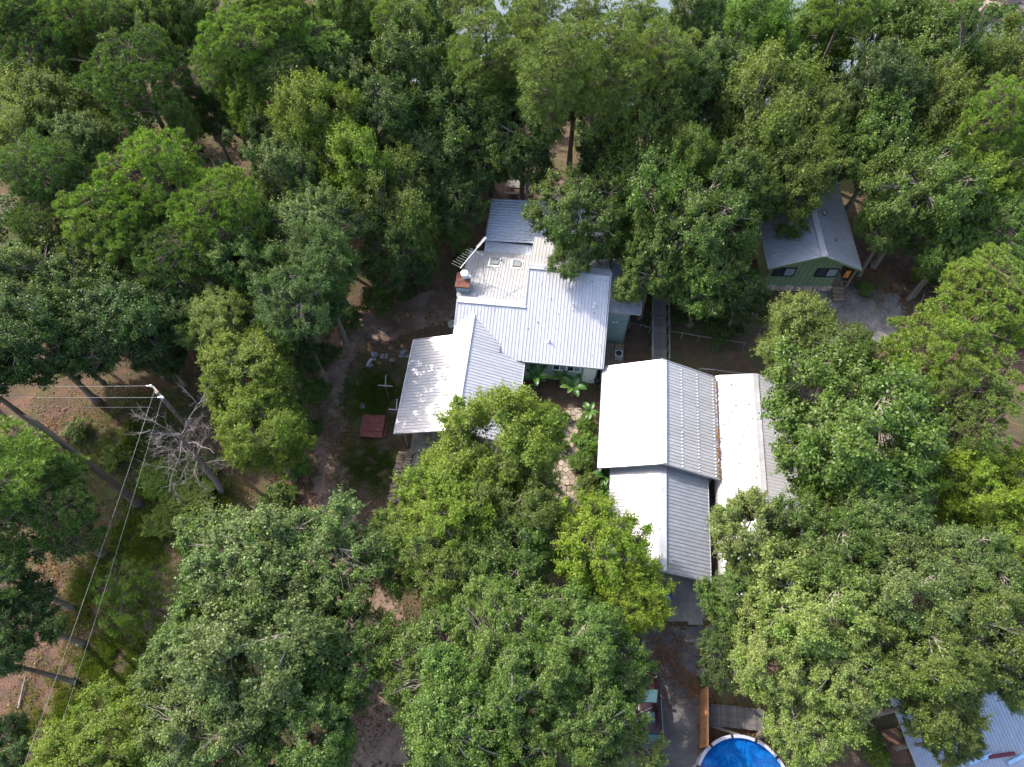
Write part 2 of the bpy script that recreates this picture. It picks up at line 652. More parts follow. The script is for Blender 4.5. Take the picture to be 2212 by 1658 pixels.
def pine_kit(seed, rad=4.0, hz=0.8, count=235, mind=0.58, bursts=24, needles=14, nl=0.21, nw=0.045, zmin=-0.4, clump=0.36,
             inner=0.55, nlobe=12):
    rng = np.random.default_rng(seed)
    pts, lob = crown_points(rng, rad, hz, count, mind, zmin, inner, nlobe)
    tri = []
    for p in pts:
        out = nrm(p + np.array([0, 0, rad * 0.4]))
        k = int(bursts * rng.uniform(0.6, 1.25))
        d = nrm(rng.normal(size=(k, 3)) + out * 0.5 + np.array([0, 0, 0.45]))
        c = p + d * clump * rng.uniform(0.45, 1.0, (k, 1)) * np.array([1, 1, 0.75])
        for i in range(k):
            dd = nrm(rng.normal(size=(needles, 3)) * 0.75 + d[i] * 0.8 + np.array([0, 0, 0.3]))
            L = nl * rng.uniform(0.7, 1.25, (needles, 1))
            s = nrm(np.cross(dd, rng.normal(size=(needles, 3)))) * nw * 0.5
            tri.append(np.stack([c[i] + s, c[i] + dd * L, c[i] - s], axis=1).reshape(-1, 3))
    crown = quads_mesh("crown", np.concatenate(tri), 3, [M['needle']])
    limbs = limb_mesh(rng, "limbs", pts, rad, hz, M['pine_bark'], 9, 0.11)
    return crown, limbs


def trunk_kit(seed, m, bend=0.25):
    """trunk of unit height and unit base radius"""
    rng = random.Random(seed)
    mb = MB()
    pts, rad = [], []
    ox = oy = 0.0
    for i in range(9):
        t = i / 8
        if i:
            ox += rng.uniform(-bend, bend) * 0.25
            oy += rng.uniform(-bend, bend) * 0.25
        pts.append((ox * t, oy * t, t))
        rad.append((1.5 if i == 0 else 1.05) - 0.62 * t)
    mb.tube(pts, rad, 9)
    me = mb.mesh("trunk")
    me.materials.append(m)
    return me


KIT = {
    'oak': [broadleaf_kit(11 + i, leafm=M['oak_leaf'], bark=M['pale_bark'], lsize=0.125, wsize=0.082, lpc=760, count=112, mind=0.66, nlobe=14, zmin=-0.32) for i in range(4)],
    'fine': [broadleaf_kit(41 + i, leafm=M['fine_leaf'], bark=M['bark'], lsize=0.12, wsize=0.08, lpc=700, count=120, mind=0.66, hz=1.05, nlobe=14,
                           clump=(0.55, 1.0), flat=0.85) for i in range(3)],
    'pine': [pine_kit(71 + i) for i in range(2)] + [pine_kit(75, hz=1.15, zmin=-0.75)],
    'tallpine': [pine_kit(81, hz=1.7, zmin=-0.85, count=170, mind=0.68, inner=0.3, nl=0.33, clump=0.6, bursts=24)],
    'cedar': [pine_kit(91, rad=4.0, hz=1.3, count=170, mind=0.5, nl=0.34, bursts=14, zmin=-0.8, inner=0.3, nlobe=26)],
    'shrub': [broadleaf_kit(95 + i, rad=4.0, count=40, mind=0.9, lpc=150, lsize=0.42, wsize=0.26, leafm=M['fine_leaf'], bark=M['bark'],
                            clump=(0.8, 1.5), zmin=-0.1, hz=0.8) for i in range(2)],
}
TRUNKS = {'bark': [trunk_kit(i, M['bark']) for i in range(3)], 'pine': [trunk_kit(5 + i, M['pine_bark'], 0.1) for i in range(2)]}
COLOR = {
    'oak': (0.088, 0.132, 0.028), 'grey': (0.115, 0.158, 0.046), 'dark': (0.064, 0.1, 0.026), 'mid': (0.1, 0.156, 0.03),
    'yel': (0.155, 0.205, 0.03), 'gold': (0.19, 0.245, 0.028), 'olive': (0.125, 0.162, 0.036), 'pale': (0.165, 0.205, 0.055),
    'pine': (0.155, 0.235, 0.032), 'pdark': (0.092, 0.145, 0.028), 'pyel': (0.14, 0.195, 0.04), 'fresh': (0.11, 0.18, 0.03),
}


def plant_tree(x, y, height, radius, kind, colour, label, name=None, group=None, stretch=1.0, cat='tree', trunk_r=None):
    gz = ground_z(x, y)
    root = empty(name or {'oak': 'oak_tree', 'fine': 'broadleaf_tree', 'pine': 'pine_tree', 'tallpine': 'pine_tree',
                          'cedar': 'cedar_tree', 'shrub': 'shrub'}[kind], (x, y, gz))
    tag(root, label, cat, group)
    k = KIT[kind]
    ci = rnd.randrange(len(k))
    crown, limbs = k[ci]
    hz = {'oak': 0.85, 'fine': 1.05, 'pine': 0.8, 'tallpine': 1.7, 'cedar': 1.3, 'shrub': 0.8}[kind]
    if kind == 'pine' and ci == 2:
        hz = 1.15
    s = radius / 4.0
    sz = s * stretch * rnd.uniform(0.92, 1.1)
    cz = height - 4.0 * hz * sz * 0.98
    rz = rnd.uniform(0, 6.283)
    base = COLOR[colour]
    j = rnd.uniform(0.98, 1.24)
    g = rnd.uniform(0.95, 1.05)
    c = link('crown', crown, root, (0, 0, cz), (0, 0, rz))
    sy = s * rnd.uniform(0.86, 1.16)
    tx, ty = rnd.uniform(-0.16, 0.16), rnd.uniform(-0.16, 0.16)
    c.scale = (s, sy, sz)
    c.rotation_euler = (tx, ty, rz)
    c.color = (base[0] * j, base[1] * j * g, base[2] * j, 1)
    l = link('limbs', limbs, root, (0, 0, cz), (0, 0, rz))
    l.scale = (s, sy, sz)
    l.rotation_euler = (tx, ty, rz)
    if kind != 'shrub':
        pine = kind in ('pine', 'tallpine', 'cedar')
        t = link('trunk', rnd.choice(TRUNKS['pine' if pine else 'bark']), root, (0, 0, -0.15), (0, 0, rnd.uniform(0, 6)))
        top = cz + (4.0 * hz * sz * (0.5 if pine else -0.55))
        tr = trunk_r or (0.09 + 0.045 * radius)
        t.scale = (tr, tr, max(0.5, top + 0.15))
    return root


def tree_px(u, v, rpx, height, kind, colour, label, stretch=1.0, **kw):
    """a tree whose crown centre the survey picture shows at (u, v), rpx wide"""
    if kind in ('oak', 'fine'):
        stretch *= 1.4 if v < 480 else 1.25 if v < 800 else 1.05
    rpx *= 1.06
    zc = height - 3.0
    gz = 0.0
    for _ in range(6):
        p = at(u, v, gz + zc)
        rad = rpx / _F * depth_of(p)
        gz = ground_z(p[0], p[1])
        zc = max(1.0, height - 0.75 * rad * stretch)
    return plant_tree(float(p[0]), float(p[1]), height, rad, kind, colour, label, stretch=stretch, **kw)


# ================================================================ THE SETTING
def build_ground():
    xs = list(range(-140, 141, 4))
    ys = list(range(-40, 241, 4))
    mb = MB()
    far = 900
    X = [-far] + xs + [far]
    Y = [-far] + ys + [far]
    idx = {}
    for j, y in enumerate(Y):
        for i, x in enumerate(X):
            jit = 0.12 * math.sin(x * 0.37 + 1.3 * math.sin(y * 0.21)) * math.cos(y * 0.29)
            if -14 < x < 34 and -6 < y < 48:
                jit = 0
            idx[i, j] = len(mb.v)
            mb.v.append((x, y, ground_z(x, y) + jit * (1 if y > 50 or x < -14 else 0.3) - 0.02))
    for j in range(len(Y) - 1):
        for i in range(len(X) - 1):
            mb.f.append((idx[i, j], idx[i + 1, j], idx[i + 1, j + 1], idx[i, j + 1]))
    o = mb.build('ground', M['ground'], smooth=True)
    tag(o, kind='structure')
    w = MB().add([(-900, 60, -6.6), (900, 60, -6.6), (900, 900, -6.6), (-900, 900, -6.6)], [(0, 1, 2, 3)]).build('lake_water', M['lake'])
    tag(w, kind='structure')


build_ground()


def sheet(name, pts_uv, m, z, jag=0.25, seed=1, cell=0.2):
    """ground sheet made of small cells, so that its outline is ragged"""
    r = np.random.default_rng(seed)
    poly = np.array([at(u, v, z)[:2] for u, v in pts_uv])
    lo, hi = poly.min(0) - 1, poly.max(0) + 1
    nx, ny = int((hi[0] - lo[0]) / cell), int((hi[1] - lo[1]) / cell)
    gx, gy = np.meshgrid(lo[0] + (np.arange(nx) + 0.5) * cell, lo[1] + (np.arange(ny) + 0.5) * cell, indexing='ij')
    ax = gx + jag * (0.8 * np.sin(gy * 1.3 + seed) + 0.5 * np.sin(gx * 3.1 + gy * 2.3)) + r.normal(size=gx.shape) * jag * 0.45
    ay = gy + jag * (0.8 * np.sin(gx * 1.1 + 2 * seed) + 0.5 * np.sin(gy * 3.7 - gx * 1.9)) + r.normal(size=gx.shape) * jag * 0.45
    inside = np.zeros(gx.shape, bool)
    n = len(poly)
    for k in range(n):
        (x0, y0), (x1, y1) = poly[k], poly[(k + 1) % n]
        if y0 == y1:
            continue
        hit = ((y0 > ay) != (y1 > ay)) & (ax < (x1 - x0) * (ay - y0) / (y1 - y0) + x0)
        inside ^= hit
    ii, jj = np.nonzero(inside)
    idx = {}
    mb = MB()

    def vid(a, b):
        if (a, b) not in idx:
            idx[a, b] = len(mb.v)
            mb.v.append((lo[0] + a * cell, lo[1] + b * cell, z))
        return idx[a, b]
    for a, b in zip(ii.tolist(), jj.tolist()):
        mb.f.append((vid(a, b), vid(a + 1, b), vid(a + 1, b + 1), vid(a, b + 1)))
    o = mb.build(name, m)
    tag(o, kind='structure')
    return o


sheet('dirt_track', [(735, 690), (830, 655), (930, 632), (985, 640), (980, 700), (890, 718), (800, 740), (752, 790), (735, 880), (750, 1000),
                     (770, 1120), (820, 1250), (900, 1400), (870, 1660), (700, 1660), (740, 1400), (700, 1240), (672, 1080), (690, 900), (705, 760)],
      M['track'], 0.004, 0.3, 3)
sheet('asphalt_drive', [(1392, 1350), (1515, 1352), (1512, 1500), (1512, 1750), (1300, 1750), (1330, 1600), (1375, 1480)], M['drive'], 0.006, 0.12, 4)
sheet('gravel_pad', [(1745, 622), (1850, 615), (1935, 640), (1965, 680), (1905, 745), (1800, 720), (1755, 680)], M['gravel'], 0.005, 0.25, 6)
sheet('yard_path', [(1130, 455), (1205, 440), (1185, 400), (1150, 385), (1140, 340), (1170, 330), (1210, 380), (1235, 440), (1215, 470)], M['track'], 0.007, 0.2, 8)
sheet('concrete_pad', [(1432, 1240), (1525, 1250), (1520, 1350), (1440, 1342)], M['concrete'], 0.05, 0.0, 9)


# ================================================================ BUILDINGS
RIB = 0.2565


def roof_slope(root, e0, along, length, upv, mat_, off=(0, 0), name='roof_panel', sheetw=1.026, rib=RIB, ribh=0.034, gap=True):
    """a slope of ribbed metal sheets; e0 start of the eave, along unit direction of the eave, upv vector eave->ridge.
    Each sheet is one object and alike sheets share one mesh."""
    along = Vector(along).normalized()
    upv = Vector(upv)
    S = upv.length
    sdir = upv.normalized()
    nrmv = along.cross(sdir)
    if nrmv.z < 0:
        nrmv = -nrmv
    nfull = int(length / sheetw + 1e-6)
    widths = [sheetw] * nfull
    if length - nfull * sheetw > 0.05:
        widths.append(length - nfull * sheetw)
    meshes = {}
    x = 0.0
    out = []
    for i, w in enumerate(widths):
        key = round(w, 3)
        if key not in meshes:
            prof = []
            k = 0
            prof.append((0.0, 0.0))
            while k * rib + 0.1 < w:
                c = k * rib + 0.05
                prof += [(c - 0.026, 0.0), (c - 0.018, ribh), (c + 0.018, ribh), (c + 0.026, 0.0)]
                k += 1
            prof.append((w - 0.002, 0.0))
            vs_, fs = [], []
            for (px_, pz) in prof:
                vs_ += [(px_, 0, pz), (px_, S, pz)]
            for q in range(len(prof) - 1):
                fs.append((2 * q, 2 * q + 2, 2 * q + 3, 2 * q + 1))
            me = MB().add(vs_, fs).mesh(name)
            me.materials.append(mat_)
            meshes[key] = me
        o = link(name, meshes[key], root)
        p = Vector(e0) + along * x - Vector((off[0], off[1], 0))
        lift = nrmv * (0.0015 * (i % 2))
        p = p + lift
        m4 = Matrix(((along.x, sdir.x, nrmv.x, p.x), (along.y, sdir.y, nrmv.y, p.y), (along.z, sdir.z, nrmv.z, p.z), (0, 0, 0, 1)))
        if along.cross(sdir).dot(nrmv) < 0:
            pass
        o.matrix_local = m4
        x += w
        out.append(o)
    return out


def strip(root, p, q, w, h, m, name, off):
    return MB().beam(Vector(p) - Vector((off[0], off[1], 0)), Vector(q) - Vector((off[0], off[1], 0)), w, h).build(name, m, root)


def wall(root, poly, off, m, t, name='wall'):
    mb = MB().slab([Vector(p) - Vector((off[0], off[1], 0)) for p in poly], t)
    return mb.build(name, m, root)


def window(root, c, w, h, facing, off, glass, frame, slider=True):
    """window on a wall; facing is the outward unit normal in the root frame"""
    f = Vector(facing)
    side = Vector((-f.y, f.x, 0))
    c = Vector(c) - Vector((off[0], off[1], 0))
    fr = MB()
    t = 0.07
    for sx in (-1, 1):
        fr.beam(c + side * (sx * w / 2) + Vector((0, 0, -h / 2)) + f * 0.03, c + side * (sx * w / 2) + Vector((0, 0, h / 2)) + f * 0.03, t, 0.08)
    for sz in (-1, 1):
        fr.beam(c - side * (w / 2) + Vector((0, 0, sz * h / 2)) + f * 0.034, c + side * (w / 2) + Vector((0, 0, sz * h / 2)) + f * 0.034, 0.084, t)
    if slider:
        fr.beam(c + Vector((0, 0, -h / 2)) + f * 0.036, c + Vector((0, 0, h / 2)) + f * 0.036, t, 0.06)
    fo = fr.build('window', frame, root)
    for sx in ((-1, 1) if slider else (0,)):
        pw = w / 2 - 0.06 if slider else w - 0.1
        g = MB()
        cc = c + side * (sx * w / 4) + f * 0.012
        g.slab([cc - side * (pw / 2) - Vector((0, 0, h / 2 - 0.05)), cc + side * (pw / 2) - Vector((0, 0, h / 2 - 0.05)),
                cc + side * (pw / 2) + Vector((0, 0, h / 2 - 0.05)), cc - side * (pw / 2) + Vector((0, 0, h / 2 - 0.05))], f * 0.012)
        g.build('pane', glass if sx <= 0 else M['pale_glass'], fo)
    return fo


# ---- main house with its gabled carport wing
OFF = (-2.0, 32.0)
house = empty('house', hw(OFF[0], OFF[1], 0), -HA)
tag(house, 'main house under ribbed metal roofs with two skylights and a red chimney', 'house')
SL = 0.44
EZ = 3.3
FB = 28.25                                   # front eave
RL = 32.2                                    # lower ridge
RR = 35.0                                    # upper ridge
A0, AM, A1 = -7.6, -2.4, 3.8
zf = lambda b: EZ + SL * (b - FB)
REARZ, REARB = 3.0, 38.8
# front slope in two runs
roof_slope(house, (A0, FB, EZ), (1, 0, 0), AM - A0, (0, RL - FB, zf(RL) - EZ), M['roof'], OFF)
roof_slope(house, (AM, FB, EZ), (1, 0, 0), A1 - AM, (0, RR - FB, zf(RR) - EZ), M['roof'], OFF)
# rear slopes
roof_slope(house, (A0, REARB, REARZ), (1, 0, 0), AM - A0 + 0.5, (0, RL - REARB, zf(RL) - REARZ), M['roof'], OFF)
roof_slope(house, (AM, REARB + 1.2, REARZ + 0.9), (1, 0, 0), A1 - AM, (0, RR - REARB - 1.2, zf(RR) - REARZ - 0.9), M['roof'], OFF)
for (p, q) in (((A0, RL, zf(RL)), (AM + 0.05, RL, zf(RL))), ((AM, RR, zf(RR)), (A1, RR, zf(RR)))):
    strip(house, (p[0], p[1] - 0.14, p[2] - 0.02), (q[0], q[1] - 0.14, q[2] - 0.02), 0.3, 0.06, M['trim'], 'ridge_cap', OFF)
    strip(house, (p[0], p[1] + 0.14, p[2] - 0.01), (q[0], q[1] + 0.14, q[2] - 0.01), 0.26, 0.06, M['trim'], 'ridge_cap', OFF)
strip(house, (-2.2, FB - 0.02, EZ - 0.06), (A1, FB - 0.02, EZ - 0.06), 0.05, 0.17, M['trim'], 'fascia', OFF)
strip(house, (A1 + 0.03, FB, EZ - 0.03), (A1 + 0.03, RR, zf(RR) - 0.03), 0.07, 0.16, M['trim'], 'rake_trim', OFF)
strip(house, (A0 - 0.03, FB + 2, zf(FB + 2) - 0.03), (A0 - 0.03, RL, zf(RL) - 0.03), 0.07, 0.16, M['trim'], 'rake_trim', OFF)
strip(house, (A0 - 0.03, REARB, REARZ - 0.03), (A0 - 0.03, RL, zf(RL) - 0.03), 0.07, 0.16, M['trim'], 'rake_trim', OFF)
strip(house, (AM - 0.02, RL, zf(RL) + 0.02), (AM - 0.02, RR, zf(RR) + 0.0), 0.07, 0.12, M['trim'], 'rake_trim', OFF)
# walls
wa0, wa1, wb0, wb1 = A0 + 0.25, A1 - 0.25, FB + 0.6, REARB - 0.3
wall(house, [(wa0, wb0, 0), (wa1, wb0, 0), (wa1, wb0, EZ + 0.1), (wa0, wb0, EZ + 0.1)], OFF, M['wall_teal'], (0, 0.12, 0))
wall(house, [(wa0, wb1, 0), (wa1, wb1, 0), (wa1, wb1, 2.9), (wa0, wb1, 2.9)], OFF, M['wall_teal'], (0, -0.12, 0))
wall(house, [(wa0, wb0, 0), (wa0, wb1, 0), (wa0, wb1, 2.9), (wa0, RL, zf(RL) - 0.12), (wa0, wb0, EZ + 0.1)], OFF, M['wall_teal'], (0.12, 0, 0))
wall(house, [(wa1, wb0, 0), (wa1, wb1, 0), (wa1, wb1, 3.9), (wa1, RR, zf(RR) - 0.15), (wa1, wb0, EZ + 0.1)], OFF, M['wall_teal'], (-0.12, 0, 0))
wall(house, [(AM + 0.05, RL, zf(RL) - 0.1), (AM + 0.05, REARB, REARZ - 0.1), (AM + 0.05, REARB, REARZ + 1.2), (AM + 0.05, RR, zf(RR) - 0.1)], OFF, M['wall_pale'], (0.08, 0, 0))
for cx in (0.6, 1.7):
    window(house, (cx, wb0, 2.0), 1.0, 0.9, (0, -1, 0), OFF, M['dark_glass'], M['white'])
door = MB().box((2.95 - OFF[0], wb0 - 0.03 - OFF[1], 1.1), (0.95, 0.06, 2.1)).build('door', M['white'], house)
MB().box((2.6 - OFF[0], wb0 - 0.09 - OFF[1], 1.05), (0.06, 0.06, 0.12)).build('handle', M['steel'], door)
# rear low roof with deep ribs and the connecting strip
roof_slope(house, (-6.5, 44.7, 2.95), (0, -1, 0), 4.75, (9.8, 0, 0.5), M['roof_sky'], OFF, sheetw=0.95, rib=0.3167, ribh=0.07)
roof_slope(house, (-6.5, 40.0, 2.86), (1, 0, 0), 4.1, (0, -1.18, 0.1), M['roof_sky'], OFF)
strip(house, (-6.55, 44.75, 2.9), (3.2, 44.75, 3.4), 0.07, 0.14, M['trim'], 'fascia', OFF)
strip(house, (-6.55, 44.75, 2.9), (-6.55, 39.9, 2.9), 0.07, 0.14, M['trim'], 'fascia', OFF)
strip(house, (-2.35, 39.9, 3.1), (-2.35, 38.7, 3.3), 0.3, 0.12, M['trim'], 'flashing', OFF)
wall(house, [(-6.2, 44.3, 0), (3.0, 44.3, 0), (3.0, 44.3, 3.3), (-6.2, 44.3, 2.85)], OFF, M['wall_teal'], (0, -0.1, 0))
wall(house, [(-6.2, 38.6, 0), (-6.2, 44.2, 0), (-6.2, 44.2, 2.85), (-6.2, 38.6, 2.7)], OFF, M['wall_teal'], (0.1, 0, 0))
# right lean-to and its wall
roof_slope(house, (A1 + 0.05, 32.6, 4.55), (1, 0, 0), 2.5, (0, 4.3, 0.75), M['roof_grey'], OFF)  # shade on this roof put into a darker, bluer metal
strip(house, (A1 + 0.1, 32.58, 4.5), (6.35, 32.58, 4.5), 0.05, 0.14, M['trim'], 'fascia', OFF)
strip(house, (6.38, 32.6, 4.5), (6.38, 36.9, 5.25), 0.06, 0.14, M['trim'], 'rake_trim', OFF)
strip(house, (A1 + 0.1, 36.95, 5.33), (6.35, 36.95, 5.33), 0.35, 0.06, M['trim'], 'ridge_cap', OFF)
wall(house, [(A1 - 0.1, 32.85, 0), (5.65, 32.85, 0), (5.65, 32.85, 4.5), (A1 - 0.1, 32.85, 4.5)], OFF, M['wall_teal'], (0, 0.12, 0))
wall(house, [(5.65, 32.85, 0), (5.65, 36.8, 0), (5.65, 36.8, 5.1), (5.65, 32.85, 4.5)], OFF, M['wall_teal'], (-0.12, 0, 0))
wall(house, [(5.65, 36.8, 0), (A1 - 0.1, 36.8, 0), (A1 - 0.1, 36.8, 5.1), (5.65, 36.8, 5.1)], OFF, M['wall_teal'], (0, -0.12, 0))
lamp = MB()
for k in (-0.12, 0.12):
    lamp.lathe([(0.03, 0), (0.07, 0.05), (0.07, 0.12), (0.0, 0.15)], 8, (4.6 + k - OFF[0], 32.76 - OFF[1], 2.9))
lamp.build('wall_lamp', M['white'], house)
# porch deck beside it
pd = empty('porch_deck', hw(4.75, 30.4, 0), -HA)
tag(pd, 'dark shaded wooden porch deck between the house wall and the garage roof', 'deck')
for k in range(13):
    MB().box((-0.84 + k * 0.14, 0, 0.45), (0.128, 4.2, 0.04)).build('board', M['wood'], pd)
MB().box((0, 0, 0.21), (1.7, 4.0, 0.42)).build('skirting', M['wood_grey'], pd)
rl = MB()
for y in (-2.0, -0.7, 0.7, 2.0):
    rl.beam((-0.8, y, 0.47), (-0.8, y, 1.5), 0.09, 0.09)
rl.beam((-0.8, -2.05, 1.53), (-0.8, 2.05, 1.53), 0.14, 0.05)
rl.build('railing', M['wood'], pd)
acu = empty('air_conditioner', hw(5.2, 31.2, 0.47), -HA)
tag(acu, 'small pale air conditioner standing on the porch deck', 'air conditioner')
MB().box((0, 0, 0.28), (0.6, 0.6, 0.56)).build('case', M['wall_pale'], acu)
MB().lathe([(0.24, 0.56), (0.24, 0.59), (0.05, 0.6)], 16).build('fan_grille', M['black'], acu)

# skylights (frame proud of the roof), vents, chimney
rear_n = Vector((0, zf(RL) - REARZ, REARB - RL)).normalized()
rear_s = Vector((0, REARB - RL, REARZ - zf(RL))).normalized()
zr = lambda b: zf(RL) + (REARZ - zf(RL)) * (b - RL) / (REARB - RL)
for (u, v) in ((1068, 566), (1116, 571)):
    aa, bb = hs(u, v, 3.6)
    c = Vector((aa - OFF[0], bb - OFF[1], zr(bb)))
    m3 = Matrix((Vector((1, 0, 0)), rear_s, rear_n)).transposed().to_4x4()
    fl = MB().box(c + rear_n * 0.045, (1.0, 1.25, 0.035), M4=m3).build('skylight', M['white'], house)
    fr = MB()
    for (dx, dy, sx, sy) in ((-0.31, 0, 0.09, 0.84), (0.31, 0, 0.09, 0.84), (0, -0.375, 0.53, 0.09), (0, 0.375, 0.53, 0.09)):
        fr.box(c + m3.to_3x3() @ Vector((dx, dy, 0.12)), (sx, sy, 0.14), M4=m3)
    fr.build('frame', M['wood_grey'], fl)
    MB().box(c + rear_n * 0.13, (0.52, 0.65, 0.03), M4=m3).build('pane', M['pale_glass'], fl)
for (u, v) in ((1186, 732), (1282, 676)):
    aa, bb = hs(u, v, 4.4)
    z0 = zf(bb)
    MB().tube([(aa - OFF[0], bb - OFF[1], z0 - 0.1), (aa - OFF[0], bb - OFF[1], z0 + 0.42)], 0.06, 10).lathe(
        [(0.14, 0.0), (0.08, 0.12)], 10, (aa - OFF[0], bb - OFF[1], z0)).build('vent_pipe', M['white'], house)
ca, cb = -7.35, 33.6
ch = MB().box((ca - OFF[0], cb - OFF[1], 2.75), (0.95, 1.25, 5.5)).build('chimney', M['wall_pale'], house)
MB().box((ca - OFF[0], cb - OFF[1], 5.56), (1.1, 1.4, 0.14)).build('cap', M['brick'], ch)
MB().lathe([(0.2, 0.0), (0.2, 0.3), (0.3, 0.32), (0.3, 0.55), (0.12, 0.62)], 16, (ca + 0.1 - OFF[0], cb + 0.25 - OFF[1], 5.63)).build('flue', M['white'], ch)
MB().lathe([(0.14, 0.0), (0.14, 0.25), (0.19, 0.27), (0.19, 0.4), (0.05, 0.45)], 12, (ca + 0.42 - OFF[0], cb + 0.35 - OFF[1], 5.3)).build('flue', M['white'], ch)
MB().box((ca + 0.35 - OFF[0], cb - 0.85 - OFF[1], zf(RL) - 0.1), (1.5, 0.5, 0.06)).build('flashing', M['steel'], ch)

# carport wing
CA, CZ, CE = -6.4, 4.62, 3.05
CL, CR, CB0 = -10.75, -2.08, 21.4
valley = FB + (CZ - EZ) / SL + 0.05
roof_slope(house, (CL, CB0, CE), (0, 1, 0), 29.4 - CB0, (CA - CL, 0, CZ - CE), M['roof'], OFF)
fz = (CZ - CE) / (CA - CL)
roof_slope(house, (A0 - 0.02, 29.4, CZ - fz * (CA - A0 + 0.02)), (0, 1, 0), valley - 29.4, (CA - A0 + 0.02, 0, fz * (CA - A0 + 0.02)), M['roof'], OFF)
roof_slope(house, (CR, CB0, CE), (0, 1, 0), FB + 0.25 - CB0, (CA - CR, 0, CZ - CE), M['roof'], OFF)
for k in range(12):
    pass
ridge_far = valley
# upper strip of the right slope that runs on to the valley
roof_slope(house, (CA + 2.4, FB + 0.25, CZ - fz * 2.4), (0, 1, 0), valley - FB - 0.25, (-2.4, 0, fz * 2.4), M['roof'], OFF)
strip(house, (CA - 0.13, CB0, CZ + 0.0), (CA - 0.13, ridge_far, CZ + 0.0), 0.26, 0.06, M['trim'], 'ridge_cap', OFF)
strip(house, (CA + 0.13, CB0, CZ + 0.002), (CA + 0.13, ridge_far, CZ + 0.002), 0.26, 0.06, M['trim'], 'ridge_cap', OFF)
strip(house, (CL - 0.02, CB0, CE - 0.05), (CL - 0.02, 29.4, CE - 0.05), 0.05, 0.16, M['trim'], 'fascia', OFF)
strip(house, (CR + 0.02, CB0, CE - 0.05), (CR + 0.02, FB + 0.2, CE - 0.05), 0.05, 0.16, M['trim'], 'fascia', OFF)
strip(house, (CL, CB0 - 0.03, CE - 0.03), (CA, CB0 - 0.03, CZ - 0.03), 0.05, 0.18, M['trim'], 'rake_trim', OFF)
strip(house, (CR, CB0 - 0.03, CE - 0.03), (CA, CB0 - 0.03, CZ - 0.03), 0.05, 0.18, M['trim'], 'rake_trim', OFF)
strip(house, (CL, 29.43, CE - 0.03), (A0, 29.43, CZ - fz * (CA - A0) - 0.03), 0.05, 0.16, M['trim'], 'rake_trim', OFF)
for (a_, b_) in ((-10.2, 21.9), (-10.2, 25.4), (-10.2, 28.9), (-2.6, 21.9), (-2.6, 25.2), (-8.3, 21.8)):
    MB().beam((a_ - OFF[0], b_ - OFF[1], 0), (a_ - OFF[0], b_ - OFF[1], CZ - fz * abs(a_ - CA) - 0.03), 0.14, 0.14).build('post', M['wood'], house)
MB().box((-6.2 - OFF[0], 24.3 - OFF[1], 0.05), (7.6, 9.4, 0.1)).build('slab_floor', M['concrete'], house)

# ---- satellite dish, antenna
sd_p = at(974, 700, 3.2)
sd = empty('satellite_dish', (sd_p[0], sd_p[1], 0), 0.6)
tag(sd, 'small grey satellite dish on a post at the left eave', 'satellite dish')
MB().tube([(0, 0, 0), (0, 0, 3.3)], 0.035, 8).build('post', M['steel'], sd)
dish = MB().lathe([(0.02, 0), (0.2, 0.03), (0.36, 0.12), (0.36, 0.135), (0.2, 0.05), (0.0, 0.02)], 18, close=False).build('dish', M['steel'], sd, True)
dish.location = (0, -0.1, 3.35)
dish.rotation_euler = (R(65), 0, 0)
MB().beam((0, -0.1, 3.2), (0, -0.75, 3.5), 0.03, 0.03).box((0, -0.78, 3.53), (0.1, 0.12, 0.1)).build('feed_arm', M['ceramic'], sd)

ap = at(1046, 608, 4.5)
an = empty('tv_antenna', (ap[0], ap[1], 4.4))
tag(an, 'long white rod antenna on a mast beside the chimney', 'antenna')
MB().tube([(0, 0, 0), (0, 0, 3.3)], 0.025, 6).build('mast', M['steel'], an)
b0 = at(994, 580, 7.65) - np.array([ap[0], ap[1], 4.4])
b1 = at(1050, 513, 7.65) - np.array([ap[0], ap[1], 4.4])
b0, b1 = Vector(b0), Vector(b1)
MB().tube([b0, b1], 0.03, 6).build('boom', M['white'], an)
bd = (b1 - b0).normalized()
bs = Vector((-bd.y, bd.x, 0))
L = (b1 - b0).length
MB().tube([(0, 0, 3.2), b0.lerp(b1, 0.55)], 0.025, 6).build('bracket', M['steel'], an)
for k in range(9):
    c = b0.lerp(b1, 0.02 + 0.068 * k)
    hl = 0.8 - 0.04 * k + 0.1 * (k % 2)
    MB().tube([c - bs * hl * 0.55, c + bs * hl * 1.0], 0.008, 5).build('rod', M['steel'], an)
for k in range(12):
    c = b0.lerp(b1, 0.66 + 0.028 * k)
    MB().tube([c - bs * 0.12 + Vector((0, 0, 0.05)), c + bs * 0.12 + Vector((0, 0, 0.05))], 0.014, 5).build('director', M['white'], an)

